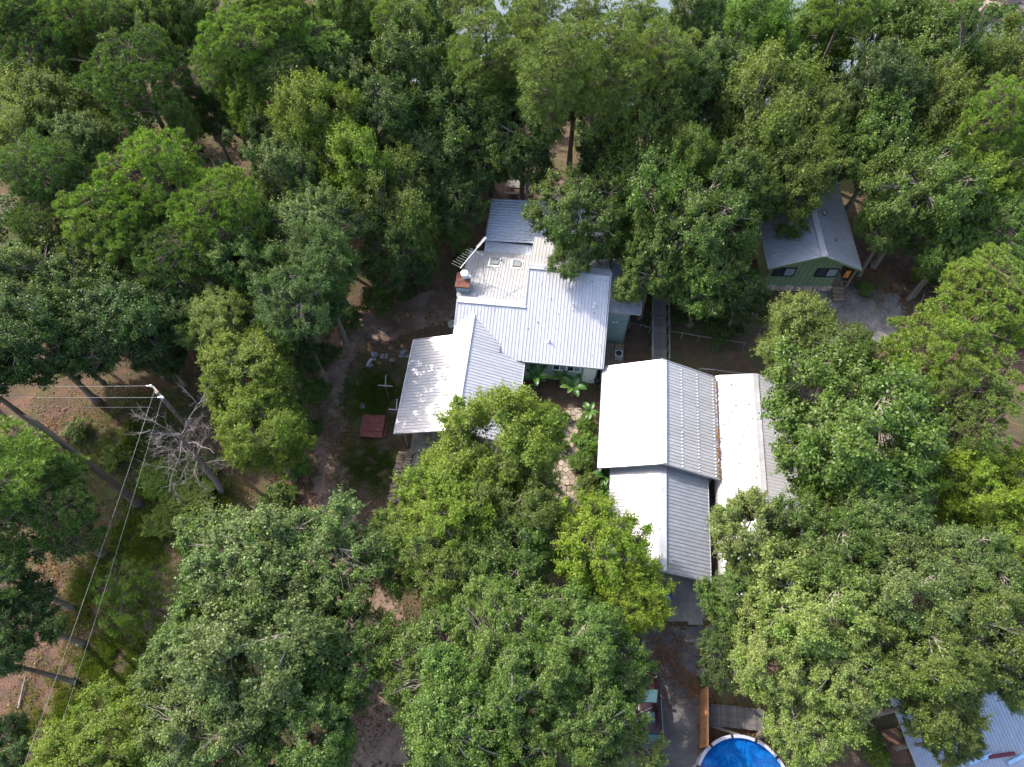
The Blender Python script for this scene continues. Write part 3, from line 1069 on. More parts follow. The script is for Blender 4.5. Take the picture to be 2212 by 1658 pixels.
# ---- garage with lower front carport
GO = (8.0, 22.0)
gar = empty('garage', hw(GO[0], GO[1], 0), -HA)
tag(gar, 'gabled garage with blinding white left roof slope and lower front extension', 'garage')
GZ, GE = 4.75, 2.95
GL, GR, GA = 3.83, 12.22, 8.03
GB0, GB1 = 20.35, 28.55
roof_slope(gar, (GL, GB0, GE), (0, 1, 0), GB1 - GB0, (GA - GL, 0, GZ - GE), M['roof'], GO)
roof_slope(gar, (GR, GB0, GE), (0, 1, 0), GB1 - GB0, (GA - GR, 0, GZ - GE), M['roof'], GO)
for s_ in (-1, 1):
    strip(gar, (GA + s_ * 0.13, GB0, GZ + 0.001 * s_), (GA + s_ * 0.13, GB1, GZ + 0.001 * s_), 0.25, 0.06, M['trim'], 'ridge_cap', GO)
    e = GL if s_ < 0 else GR
    strip(gar, (e + s_ * 0.02, GB0, GE - 0.06), (e + s_ * 0.02, GB1, GE - 0.06), 0.05, 0.16, M['trim'], 'fascia', GO)
    for bb in (GB0 - 0.03, GB1 + 0.03):
        strip(gar, (e, bb, GE - 0.03), (GA, bb, GZ - 0.03), 0.05, 0.18, M['trim'], 'rake_trim', GO)
# dents raised into sun-catching shapes for glints, along the right slope's purlin lines
gs = Vector((GA - GR, 0, GZ - GE))
gn = Vector((GZ - GE, 0, GR - GA)).normalized()
for t in (0.06, 0.36, 0.66):
    row = MB()
    k = 0
    while True:
        bb = GB0 + 0.05 + RIB * (k + 0.5) + 0.0
        if bb > GB1 - 0.1:
            break
        if rnd.random() < 0.9:
            c = Vector((GR - GO[0], bb - GO[1], GE)) + gs * t + gn * 0.004
            d = gs.normalized()
            w = rnd.uniform(0.05, 0.085)
            row.add([c - d * w - Vector((0, 0.06, 0)), c - d * w + Vector((0, 0.06, 0)), c + d * w + Vector((0, 0.06, 0)), c + d * w - Vector((0, 0.06, 0)),
                     c + gn * 0.055 - d * w * 0.6 - Vector((0, 0.035, 0)), c + gn * 0.055 - d * w * 0.6 + Vector((0, 0.035, 0))],
                    [(3, 4, 5, 2), (0, 4, 3), (1, 2, 5), (0, 1, 5, 4)])
        k += 1
    row.build('glint_dimple_row', M['roof'], gar)
for (poly, t) in (([(GL + .3, GB0 + .4, 0), (GL + .3, GB1 - .3, 0), (GL + .3, GB1 - .3, 3.0), (GL + .3, GB0 + .4, 3.0)], (0.1, 0, 0)),
                  ([(GR - .3, GB0 + .4, 0), (GR - .3, GB1 - .3, 0), (GR - .3, GB1 - .3, 3.0), (GR - .3, GB0 + .4, 3.0)], (-0.1, 0, 0)),
                  ([(GL + .3, GB1 - .3, 0), (GR - .3, GB1 - .3, 0), (GR - .3, GB1 - .3, 3.0), (GA, GB1 - .3, 4.6), (GL + .3, GB1 - .3, 3.0)], (0, -0.1, 0)),
                  ([(GL + .3, GB0 + .4, 2.2), (GR - .3, GB0 + .4, 2.2), (GR - .3, GB0 + .4, 3.0), (GA, GB0 + .4, 4.6), (GL + .3, GB0 + .4, 3.0)], (0, 0.1, 0))):
    wall(gar, poly, GO, M['wall_pale'], t)
LZ, LE, LA, LL, LR, LB0 = 3.95, 2.6, 8.15, 4.75, 11.5, 13.3
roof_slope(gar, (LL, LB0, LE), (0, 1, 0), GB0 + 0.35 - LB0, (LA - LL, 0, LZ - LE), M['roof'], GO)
roof_slope(gar, (LR, LB0, LE), (0, 1, 0), GB0 + 0.35 - LB0, (LA - LR, 0, LZ - LE), M['roof_grey'], GO)  # darker metal than the left slope
for s_ in (-1, 1):
    strip(gar, (LA + s_ * 0.13, LB0, LZ + 0.001 * s_), (LA + s_ * 0.13, GB0 + 0.3, LZ + 0.001 * s_), 0.25, 0.06, M['trim'], 'ridge_cap', GO)
    e = LL if s_ < 0 else LR
    strip(gar, (e + s_ * 0.02, LB0, LE - 0.06), (e + s_ * 0.02, GB0 + 0.3, LE - 0.06), 0.05, 0.16, M['trim'], 'fascia', GO)
    strip(gar, (e, LB0 - 0.03, LE - 0.03), (LA, LB0 - 0.03, LZ - 0.03), 0.05, 0.18, M['trim'], 'rake_trim', GO)
    for bb in (LB0 + 0.4, 16.8, 20.0):
        MB().beam((e - s_ * 0.3 - GO[0], bb - GO[1], 0), (e - s_ * 0.3 - GO[0], bb - GO[1], LE + 0.05), 0.14, 0.14).build('post', M['white'], gar)
MB().box((8.1 - GO[0], 17.0 - GO[1], 0.04), (7.0, 7.6, 0.08)).build('slab_floor', M['concrete'], gar)
for k in range(26):
    MB().box((LR + 0.1 - GO[0], 14.6 + k * 0.22 - GO[1], 0.95), (0.03, 0.12, 1.9)).build('picket', M['wood_grey'], gar)
MB().box((LR + 0.14 - GO[0], 17.3 - GO[1], 1.5), (0.04, 5.8, 0.09)).box((LR + 0.14 - GO[0], 17.3 - GO[1], 0.4), (0.04, 5.8, 0.09)).build('rail', M['wood_grey'], gar)

# ---- round-shouldered steel carport right of the garage
SO = (15.0, 21.0)
car_p = empty('steel_carport', hw(SO[0], SO[1], 0), -HA)
tag(car_p, 'long low steel carport with rounded eaves right of the garage', 'carport')
SB0, SB1, SA, SZ = 12.6, 28.9, 15.05, 3.45
SLf, SRt, SE = 12.55, 17.5, 2.75
roof_slope(car_p, (SLf, SB0, SE), (0, 1, 0), SB1 - SB0, (SA - SLf, 0, SZ - SE), M['roof'], SO, ribh=0.02)
roof_slope(car_p, (SRt, SB0, SE), (0, 1, 0), SB1 - SB0, (SA - SRt, 0, SZ - SE), M['roof'], SO, ribh=0.02)
for (e, s_) in ((SLf, -1), (SRt, 1)):
    pa, pz = e, SE
    for (da, dz) in ((0.2, -0.1), (0.13, -0.17), (0.05, -0.25), (0.0, -0.45)):
        na, nz = pa + s_ * da, pz + dz
        roof_slope(car_p, (na, SB0, nz), (0, 1, 0), SB1 - SB0, (pa - na, 0, pz - nz + 0.0001), M['roof'], SO, name='eave_panel', sheetw=4.2, ribh=0.02)
        pa, pz = na, nz
    for bb in np.linspace(SB0 + 0.2, SB1 - 0.2, 6):
        MB().beam((pa - s_ * 0.05 - SO[0], bb - SO[1], 0), (pa - s_ * 0.05 - SO[0], bb - SO[1], pz + 0.3), 0.07, 0.07).build('post', M['steel'], car_p)
for s_ in (-1, 1):
    strip(car_p, (SA + s_ * 0.1, SB0, SZ + 0.001 * s_), (SA + s_ * 0.1, SB1, SZ + 0.001 * s_), 0.2, 0.05, M['trim'], 'ridge_cap', SO)
for bb in (SB0, SB1):
    strip(car_p, (SLf, bb, SE - 0.03), (SA, bb, SZ - 0.03), 0.05, 0.1, M['trim'], 'rake_trim', SO)
    strip(car_p, (SRt, bb, SE - 0.03), (SA, bb, SZ - 0.03), 0.05, 0.1, M['trim'], 'rake_trim', SO)

# ---- green cabin
ck = R(1.2)
cab_c = (24.6, 42.5)
cab = empty('cabin', (cab_c[0], cab_c[1], 0), -ck)
tag(cab, 'green cabin with grey metal gable roof among the trees', 'cabin')
ZO = (0, 0)
CF, CBk = -5.4, 5.2
capx = 0.35
cE, cZ = 3.25, 4.9
roof_slope(cab, (-3.6, CF, cE), (0, 1, 0), 8.6 - 0.6, (3.6 + capx, 0, cZ - cE), M['roof_grey'], ZO)
roof_slope(cab, (3.95, CF, cE), (0, 1, 0), 8.6 - 0.6, (capx - 3.95, 0, cZ - cE), M['roof_grey'], ZO)
roof_slope(cab, (-3.6, CF + 8.0, cE + 0.2), (0, 1, 0), 5.0, (3.6 + capx, 0, cZ - cE), M['roof_grey'], ZO)
roof_slope(cab, (3.95, CF + 8.0, cE + 0.2), (0, 1, 0), 5.0, (capx - 3.95, 0, cZ - cE), M['roof_grey'], ZO)
for s_ in (-1, 1):
    strip(cab, (capx + s_ * 0.12, CF, cZ + 0.001 * s_), (capx + s_ * 0.12, CF + 8.0, cZ + 0.001 * s_), 0.24, 0.06, M['trim'], 'ridge_cap', ZO)
    e = -3.6 if s_ < 0 else 3.95
    strip(cab, (e, CF - 0.03, cE - 0.03), (capx, CF - 0.03, cZ - 0.03), 0.05, 0.16, M['wall_green'], 'rake_trim', ZO)
    strip(cab, (e, CF + 8.0, cE + 0.12), (capx, CF + 8.0, cZ + 0.12), 0.05, 0.2, M['trim'], 'rake_trim', ZO)
    strip(cab, (e + s_ * 0.02, CF, cE - 0.06), (e + s_ * 0.02, CF + 8, cE - 0.06), 0.05, 0.14, M['trim'], 'fascia', ZO)
wl, wr, wf, wb = -3.3, 2.6, CF + 0.5, 7.0
zr_ = lambda x: cZ - (cZ - cE) * (abs(x - capx) / (3.95 if x < capx else 3.6)) - 0.08
wall(cab, [(wl, wf, 0.55), (wr, wf, 0.55), (wr, wf, zr_(wr)), (capx, wf, cZ - 0.08), (wl, wf, zr_(wl))], ZO, M['wall_green'], (0, 0.12, 0))
wall(cab, [(wl, wf, 0.55), (wl, wb, 0.55), (wl, wb, zr_(wl)), (wl, wf, zr_(wl))], ZO, M['wall_green'], (0.12, 0, 0))
wall(cab, [(wr, wf, 0.55), (wr, wb, 0.55), (wr, wb, zr_(wr)), (wr, wf, zr_(wr))], ZO, M['wall_green'], (-0.12, 0, 0))
wall(cab, [(wl, wb, 0.55), (wr, wb, 0.55), (wr, wb, zr_(wr)), (capx, wb, cZ - 0.08), (wl, wb, zr_(wl))], ZO, M['wall_green'], (0, -0.12, 0))
for k in range(15):
    bx = wl + 0.2 + k * 0.4
    MB().box((bx, wf - 0.012, (0.55 + zr_(bx)) / 2), (0.05, 0.03, zr_(bx) - 0.62)).build('batten', M['wall_green'], cab)
sb = MB().box((-0.35, wf + 0.05, 0.28), (5.9, 0.2, 0.54)).build('sill_beam', M['wall_green'], cab)
for k in range(15):
    MB().box((wl + 0.2 + k * 0.4, wf - 0.05, 0.26), (0.36, 0.22, 0.5 + 0.06 * (k % 3)), rz=0.06 * ((k * 7) % 5 - 2)).build('foundation_stone', M['rock'], cab)
window(cab, (-1.95, wf - 0.02, 2.35), 1.75, 1.0, (0, -1, 0), ZO, M['dark_glass'], M['black'])
window(cab, (1.55, wf - 0.02, 2.35), 1.75, 1.0, (0, -1, 0), ZO, M['dark_glass'], M['black'])
for k, yy in enumerate((CF + 0.3, CF + 2.6, CF + 5.2)):
    MB().beam((3.7, yy, 0), (3.7, yy, cE), 0.12, 0.12).build('post', M['wood'], cab)
MB().beam((2.75, wf - 0.1, 0.6), (3.65, wf - 0.1, 0.6), 0.1, 0.1).beam((2.75, wf - 0.1, 1.3), (3.65, wf - 0.1, 1.3), 0.08, 0.08).build('railing', M['wood'], cab)
for k in range(4):
    MB().box((3.15, wf - 0.25 - 0.28 * k, 0.5 - 0.12 * k), (0.95, 0.28, 0.06)).build('step', M['wood'], cab)
MB().box((3.15, 0, 0.5), (1.05, 9.5, 0.08)).build('porch_floor', M['wood'], cab)
for (x, y, s) in ((1.4, CF + 4.9, 0.17), (1.9, CF + 2.2, 0.08), (-2.0, CF + 2.8, 0.07)):
    z0 = cZ - (cZ - cE) * (abs(x - capx) / (3.95 if x < capx else 3.6))
    MB().lathe([(s * 1.3, -0.05), (s, 0.02), (s, 0.22), (s * 1.25, 0.25), (s * 1.25, 0.34), (0.02, 0.4)], 12, (x, y, z0)).build('vent_pipe', M['steel'], cab)
light_patch = MB()
for k in range(4):
    light_patch.add([(0, -0.02 * (k % 2), -0.22 * k), (0.5, 0.05, -0.22 * k), (0.45, 0.03, -0.22 * (k + 1)), (0.02, 0.02 * (k % 2), -0.22 * (k + 1))], [(0, 1, 2, 3)])
fo = light_patch.build('orange_light_patch', M['orange'])
fo.location = (27.45, 37.35, 2.75)  # added sheet whose colour stands for the porch's orange light
tag(fo, 'orange patch standing for the orange light at the green cabin porch corner', 'light_patch')

# ---- metal patio roof at the lower right, with things lying on its edge
pk = R(10.6)
pr_c = at(2085, 1600, 2.9)
pro = empty('patio_roof', (float(pr_c[0]), float(pr_c[1]), 0), pk)
tag(pro, 'bluish ribbed metal patio roof under oak branches beside the pool yard', 'patio roof')
roof_slope(pro, (-3.3, -2.4, 2.75), (1, 0, 0), 8.2, (0, 5.2, 0.35), M['roof_grey'], ZO, rib=0.2, ribh=0.03)
strip(pro, (-3.33, -2.4, 2.7), (-3.33, 2.8, 3.05), 0.06, 0.12, M['trim'], 'rake_trim', ZO)
strip(pro, (-3.3, -2.43, 2.7), (4.9, -2.43, 2.7), 0.06, 0.12, M['trim'], 'fascia', ZO)
for (x, y) in ((-3.1, -2.2), (0.8, -2.2), (4.7, -2.2), (-3.1, 2.6), (4.7, 2.6)):
    MB().beam((x, y, 0), (x, y, 2.75), 0.1, 0.1).build('post', M['wood'], pro)
for k, (u, v, ln, c, lb) in enumerate(((2120, 1640, 1.5, 'paleblue', 'pale blue board lying at the edge of the patio roof'),
                                       (2165, 1632, 1.6, 'maroon', 'dark red plank lying on the bluish patio roof edge'),
                                       (2195, 1641, 1.1, 'paleblue', 'shorter pale blue board in the corner of the patio roof'))):
    q = at(u, v, 3.0)
    bo = MB().box((0, 0, 0), (ln, 0.2, 0.06)).box((0, 0.05, 0.045), (ln * 0.92, 0.05, 0.03)).build('board', M[c])
    bo.location = (q[0], q[1], 2.93 + 0.02 * k)
    bo.rotation_euler = (R(3.5), 0, pk + (0.12, -0.06, 0.2)[k])
    tag(bo, lb, 'board')
dkp = at(1936, 1612, 0.3)
dk = empty('brown_deck', (float(dkp[0]), float(dkp[1]), 0), pk)
tag(dk, 'small reddish brown deck against the patio roof', 'deck')
for k in range(7):
    MB().box((-0.42 + k * 0.14, 0, 0.3), (0.13, 1.9, 0.05)).build('board', M['deck_red'], dk)
MB().box((0, 0, 0.14), (0.9, 1.8, 0.26)).build('skirting', M['wood'], dk)


# ================================================================ TREES
def T(*a, **k):
    return tree_px(*a, **k)


T(545, 1215, 145, 12, 'oak', 'grey', 'grey-green oak beside the yellowish tree below the dead snag')
T(690, 1215, 125, 11, 'oak', 'grey', 'grey-green oak at the foot of the dirt track, left of the yellow-green trees')
T(425, 1420, 120, 11, 'oak', 'grey', 'grey-green oak standing right beside the small lime cedar')
T(570, 1390, 165, 12.5, 'oak', 'grey', 'broad silvery oak with pale bare limbs showing in its middle, lower left')
T(745, 1430, 115, 10.5, 'oak', 'oak', 'dark oak leaning over the left edge of the shaded drive')
T(465, 1545, 140, 11.5, 'oak', 'grey', 'grey-green oak beside the lime tree at the bottom edge')
T(650, 1590, 120, 10.5, 'oak', 'oak', 'dark oak at the bottom edge, left of the shaded drive end')
T(215, 1600, 130, 11, 'fine', 'yel', 'yellow-green tree filling the bottom left corner')
T(330, 1640, 85, 9, 'fine', 'yel', 'smaller yellow-green tree at the bottom edge beside the corner one')
T(268, 1282, 74, 8, 'cedar', 'pine', 'small lime cedar alone beside the overhead wires', stretch=0.9)
T(1070, 955, 140, 12, 'fine', 'yel', 'yellow-green tree overhanging the right slope of the carport wing')
T(1165, 925, 65, 9.5, 'fine', 'yel', 'small yellow-green treetop beside the banana plants')
T(965, 1085, 125, 11.5, 'fine', 'yel', 'yellow-green tree at the front corner of the carport wing by the firewood')
T(860, 1185, 95, 10, 'fine', 'olive', 'olive tree below the firewood stack')
T(1110, 1080, 105, 10.5, 'fine', 'olive', 'olive-green tree left of the flagstone path')
T(980, 1210, 120, 11, 'fine', 'olive', 'olive tree south of the carport wing above the big front oaks')
T(1090, 1205, 105, 10, 'oak', 'oak', 'dark leafy oak between the flagstone path and the golden tree')
T(1300, 1180, 118, 10.5, 'fine', 'gold', 'bright golden-green tree covering the lower garage roof corner')
T(1360, 1285, 82, 9, 'fine', 'gold', 'small golden tree at the end of the concrete pad')
T(955, 1420, 110, 11, 'oak', 'mid', 'green oak on the right edge of the shaded side drive')
T(1090, 1370, 115, 12, 'oak', 'mid', 'tall green oak in the middle of the front grove')
T(1230, 1385, 110, 11.5, 'oak', 'mid', 'green oak below the golden tree, left of the drive')
T(1325, 1440, 85, 10, 'oak', 'oak', 'dark oak on the left edge of the drive above the maroon car')
T(985, 1565, 135, 12, 'oak', 'mid', 'wide green oak at the bottom edge right of the side drive')
T(1130, 1510, 120, 12, 'oak', 'mid', 'green oak in the front grove with a broken pale limb')
T(1265, 1560, 110, 11.5, 'oak', 'mid', 'green oak leaning over the roof of the maroon car')
T(1345, 1650, 80, 9, 'oak', 'pale', 'pale leafy oak at the bottom edge behind the maroon car')
T(1110, 1650, 90, 10, 'oak', 'oak', 'dark oak at the bottom edge in the front grove')

T(1825, 925, 188, 13, 'oak', 'mid', 'large green oak hanging over the far end of the steel carport')
T(1738, 703, 92, 10, 'fine', 'pale', 'pale yellow-green tree beside the gravel pad of the cabin', stretch=0.85)
T(1815, 765, 75, 10.5, 'oak', 'oak', 'dark oak between the pale tree and the big bright pines')
T(2035, 765, 145, 14, 'pine', 'pine', 'big bright pine below the gravel pad, right side')
T(2145, 650, 115, 14, 'pine', 'pine', 'bright pine at the right edge above the biggest pine')
T(2090, 860, 130, 14, 'pine', 'pyel', 'yellowish pine with bare brown branches at the right edge')
T(2120, 1040, 110, 11, 'fine', 'gold', 'golden-green tree at the right edge below the pines')
T(2185, 1150, 95, 10, 'fine', 'yel', 'yellow tree at the right edge below the golden one')
T(1975, 950, 80, 9, 'oak', 'dark', 'dark understory oak beneath the yellowish pine')
T(1630, 1160, 105, 11, 'oak', 'pale', 'sparse light oak over the white steel carport')
T(1760, 1190, 115, 12, 'oak', 'oak', 'oak with upright limbs at the near end of the steel carport')
T(1895, 1140, 110, 12, 'oak', 'grey', 'round grey-green oak right of the steel carport')
T(1600, 1300, 85, 9.5, 'oak', 'oak', 'dark oak beside the concrete pad and garage end')
T(1745, 1310, 125, 12.5, 'oak', 'pale', 'large light-leaved oak with bare white limbs above the pool yard')
T(1660, 1420, 105, 11, 'oak', 'pale', 'coarse light-leaved oak above the grey deck')
T(1805, 1450, 110, 12, 'oak', 'pale', 'sunlit oak right of the pool with glittering leaves')
T(1750, 1560, 95, 10.5, 'oak', 'pale', 'lowest light oak hanging next to the pool rim')
T(1560, 1420, 60, 7.5, 'oak', 'dark', 'dark small oak at the right edge of the drive')
T(1940, 1270, 125, 12.5, 'oak', 'grey', 'grey-green oak in the right hand grove below the round oak')
T(2085, 1225, 105, 12, 'oak', 'grey', 'grey oak left of the yellow tree on the right edge')
T(1960, 1410, 120, 12.5, 'oak', 'olive', 'olive oak with a bare white broken limb above the patio roof')
T(2105, 1380, 115, 12, 'oak', 'olive', 'olive oak at the right edge above the patio roof')
T(2015, 1515, 95, 10.5, 'oak', 'olive', 'olive oak spreading over the patio roof corner')
T(2060, 1600, 55, 8, 'oak', 'olive', 'small olive branch-laden oak over the middle of the patio roof')
T(2185, 1290, 80, 11, 'oak', 'oak', 'dark oak on the right edge between the grey and olive oaks')
T(2195, 1480, 75, 10, 'oak', 'oak', 'dark oak at the right edge shading the patio roof')

T(1390, 430, 135, 13, 'oak', 'mid', 'big oak spreading over the rear roof of the main house')
T(1260, 470, 100, 12, 'oak', 'oak', 'oak covering the right part of the deep-ribbed rear roof')
T(1510, 490, 115, 12.5, 'oak', 'oak', 'dark oak between the main house and the green cabin')
T(1415, 555, 80, 10.5, 'oak', 'oak', 'oak branch crown hanging over the lean-to roof')
T(1530, 590, 95, 10, 'oak', 'mid', 'oak beside the boardwalk right of the house')
T(1240, 560, 48, 9.5, 'oak', 'oak', 'small oak crown touching the upper roof ridge')
T(1355, 625, 38, 7.5, 'oak', 'pale', 'small yellowish oak at the end of the lean-to roof')
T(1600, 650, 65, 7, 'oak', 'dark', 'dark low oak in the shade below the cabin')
T(1385, 275, 112, 14, 'fine', 'olive', 'olive tree behind the big oak over the rear roof')
T(1490, 330, 80, 13, 'fine', 'olive', 'olive tree between two larger olive trees behind the house')
T(1640, 250, 125, 15, 'fine', 'olive', 'large olive tree above the green cabin')
T(1710, 360, 100, 13, 'fine', 'olive', 'olive-brown tree hanging over the cabin roof')
T(1600, 400, 85, 12, 'oak', 'oak', 'dark oak left of the cabin roof below the large olive tree')
T(1760, 240, 75, 13, 'fine', 'pale', 'pale olive tree above the far end of the cabin')
T(1905, 320, 105, 13, 'oak', 'mid', 'green oak right of the cabin ridge')
T(1990, 425, 115, 13, 'oak', 'mid', 'large green oak right of the cabin')
T(1930, 480, 66, 9, 'oak', 'oak', 'dark oak beside the cabin eave, over bare leaf litter')
T(2110, 380, 90, 12, 'fine', 'yel', 'yellow-green tree near the right edge above the bare ground')
T(2180, 240, 95, 15, 'pine', 'pine', 'bright pine at the right edge in the upper part')
T(2040, 265, 110, 14, 'fine', 'olive', 'olive tree left of the upper right pine')
T(1905, 195, 100, 15, 'oak', 'dark', 'very dark oak above the cabin with water behind')
T(2160, 150, 90, 12, 'fine', 'olive', 'olive tree below the red rocky shore')
T(2020, 110, 100, 15, 'oak', 'mid', 'green oak left of the tree below the rocky shore')
T(1890, 75, 95, 15, 'oak', 'oak', 'dark oak at the top edge, in front of open water')
T(1765, 75, 95, 15, 'fine', 'fresh', 'fresh green tree at the top edge right of centre')
T(1655, 120, 90, 14, 'fine', 'fresh', 'fresh green tree left of the top edge one, above the large olive tree')
T(1545, 150, 90, 14, 'oak', 'grey', 'grey-green oak beside the lake gap right of the tall pines')
T(1560, 50, 85, 15, 'fine', 'fresh', 'fresh green tree by the lake at the top edge')
T(2060, 530, 70, 9, 'oak', 'mid', 'low green oak above the right hand bright pines')
T(2190, 370, 60, 11, 'pine', 'pdark', 'dark pine at the right edge below the bright one')

T(1195, 100, 95, 20, 'tallpine', 'pyel', 'tallest pine with long bare trunk behind the house', stretch=1.0)
T(1320, 95, 90, 19, 'tallpine', 'pyel', 'tall open pine right of the tallest pine, against the lake', stretch=1.0)
T(1440, 75, 85, 18, 'tallpine', 'pyel', 'tall pine at the top edge left of the fresh green tree', stretch=1.0)
T(1050, 75, 85, 18, 'tallpine', 'pyel', 'pale feathery pine left of the tallest pine', stretch=1.0)
T(1050, 175, 60, 14, 'tallpine', 'pyel', 'lower feathery pine beside the lake gap', stretch=0.8)
T(1470, 190, 80, 14, 'oak', 'oak', 'dark oak below the tall pine against the water')
T(1345, 170, 60, 12, 'oak', 'oak', 'slim oak standing before the lake below the open pine')
T(1130, 265, 95, 13, 'oak', 'oak', 'dark oak left of the tallest pine trunk')
T(990, 225, 110, 14, 'oak', 'oak', 'oak mass in the centre of the rear wood')
T(1045, 325, 95, 10.5, 'oak', 'oak', 'oak directly behind the picnic table clearing')
T(930, 330, 95, 11, 'oak', 'grey', 'grey oak left of the clearing behind the house')
T(1140, 345, 60, 10, 'oak', 'dark', 'small dark oak over the path behind the house')
T(905, 160, 100, 15, 'oak', 'oak', 'oak in the upper middle with a rounded top')
T(925, 60, 80, 15, 'oak', 'mid', 'green oak at the top edge beside the small lake glimpse')
T(800, 75, 100, 15, 'fine', 'olive', 'olive tree at the top edge left of the lake glimpse')
T(760, 165, 95, 14, 'oak', 'grey', 'grey oak above the tall yellow-green tree')
T(680, 70, 85, 15, 'tallpine', 'pine', 'green pine at the top edge left of the olive tree', stretch=0.6)
T(975, 430, 65, 8.5, 'oak', 'dark', 'dark oak left of the deep-ribbed rear roof')
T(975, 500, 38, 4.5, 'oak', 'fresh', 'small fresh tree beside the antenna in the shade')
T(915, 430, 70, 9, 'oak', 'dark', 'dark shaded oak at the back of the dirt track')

T(690, 245, 112, 16, 'fine', 'yel', 'tall yellow-green tree with several heads, upper left of the house')
T(545, 220, 62, 14, 'fine', 'yel', 'narrow yellow-green tree left of the tall yellow-green one', stretch=1.3)
T(760, 335, 95, 14, 'fine', 'yel', 'yellow-green tree below the several-headed one')
T(635, 385, 95, 13, 'oak', 'grey', 'grey-green oak right of the big bright pine')
T(690, 500, 100, 12.5, 'oak', 'grey', 'grey-green oak below its twin, above the dirt track')
T(850, 440, 100, 11.5, 'fine', 'olive', 'olive-dark tree left of the house clearing')
T(850, 530, 85, 9.5, 'fine', 'dark', 'dark green tree at the bend of the dirt track')
T(688, 575, 90, 13, 'fine', 'dark', 'dark tree left of the dirt track bend')
T(640, 625, 90, 11, 'oak', 'dark', 'dark shaded oak above the yellowish tree by the snag')
T(535, 80, 95, 17, 'pine', 'pine', 'green pine at the top edge, left quarter')
T(605, 150, 70, 15, 'pine', 'pdark', 'darker pine right below the top edge pine')
T(300, 175, 120, 16, 'pine', 'pdark', 'broad dark pine with brown branches in the upper left')
T(420, 60, 85, 15, 'oak', 'olive', 'olive oak at the top edge beside the green pine')
T(180, 110, 95, 14, 'fine', 'olive', 'olive tree left of the broad dark pine')
T(60, 90, 100, 15, 'pine', 'pdark', 'dark pine in the top left corner')
T(110, 225, 90, 14, 'fine', 'olive', 'olive tree below the corner pine')
T(185, 300, 60, 12, 'oak', 'grey', 'small grey oak above the left end of the bright pine')
T(385, 250, 34, 13, 'fine', 'pale', 'slim pale treetop standing above the big bright pine', stretch=1.6)
T(55, 290, 85, 13, 'fine', 'pale', 'pale olive tree at the left edge')
T(260, 40, 80, 15, 'pine', 'pdark', 'dark pine at the top edge near the left corner')
T(465, 150, 55, 14, 'pine', 'pine', 'small pine between the broad dark pine and the narrow yellow tree')
T(450, 245, 60, 10, 'oak', 'dark', 'dark oak in the hollow behind the big bright pine')
T(345, 400, 150, 15, 'pine', 'pine', 'biggest bright green pine of the left wood')
T(465, 460, 110, 14, 'pine', 'pine', 'bright pine joined to the right of the biggest pine')
T(235, 470, 95, 13, 'pine', 'pine', 'bright pine joined to the left of the biggest pine')
T(90, 370, 90, 14, 'pine', 'pdark', 'dark green pine at the left edge beside the bright pines')
T(95, 480, 80, 12, 'pine', 'pdark', 'lower dark pine at the left edge')
T(380, 560, 110, 12, 'pine', 'pdark', 'shaded pine beneath the bright pines')
T(530, 570, 80, 11, 'oak', 'oak', 'oak in the shade right of the lower pine')
T(140, 620, 115, 12, 'oak', 'grey', 'silvery oak at the left edge above the wires')
T(55, 720, 115, 13, 'oak', 'dark', 'dark oak at the left edge right above the wires')
T(255, 690, 115, 11.5, 'oak', 'dark', 'dark oak above the end of the utility wires')
T(385, 660, 75, 10, 'oak', 'dark', 'dark oak left of the pale tree with warm tips')
T(465, 690, 80, 10.5, 'fine', 'pale', 'pale tree with warm tips above the yellowish tree')
T(540, 800, 105, 11.5, 'fine', 'yel', 'yellowish tree top right of the dead snag')
T(562, 930, 98, 10.5, 'fine', 'yel', 'yellow-green tree hiding the snag side, left of the track')
T(610, 750, 68, 8.5, 'fine', 'dark', 'dark bush-like tree on the left edge of the dirt track')
T(620, 890, 48, 6.5, 'fine', 'oak', 'low green tree on the track edge beside the yellow-green one')
T(40, 1340, 85, 9, 'oak', 'dark', 'dark oak at the left edge near the red clay bank')

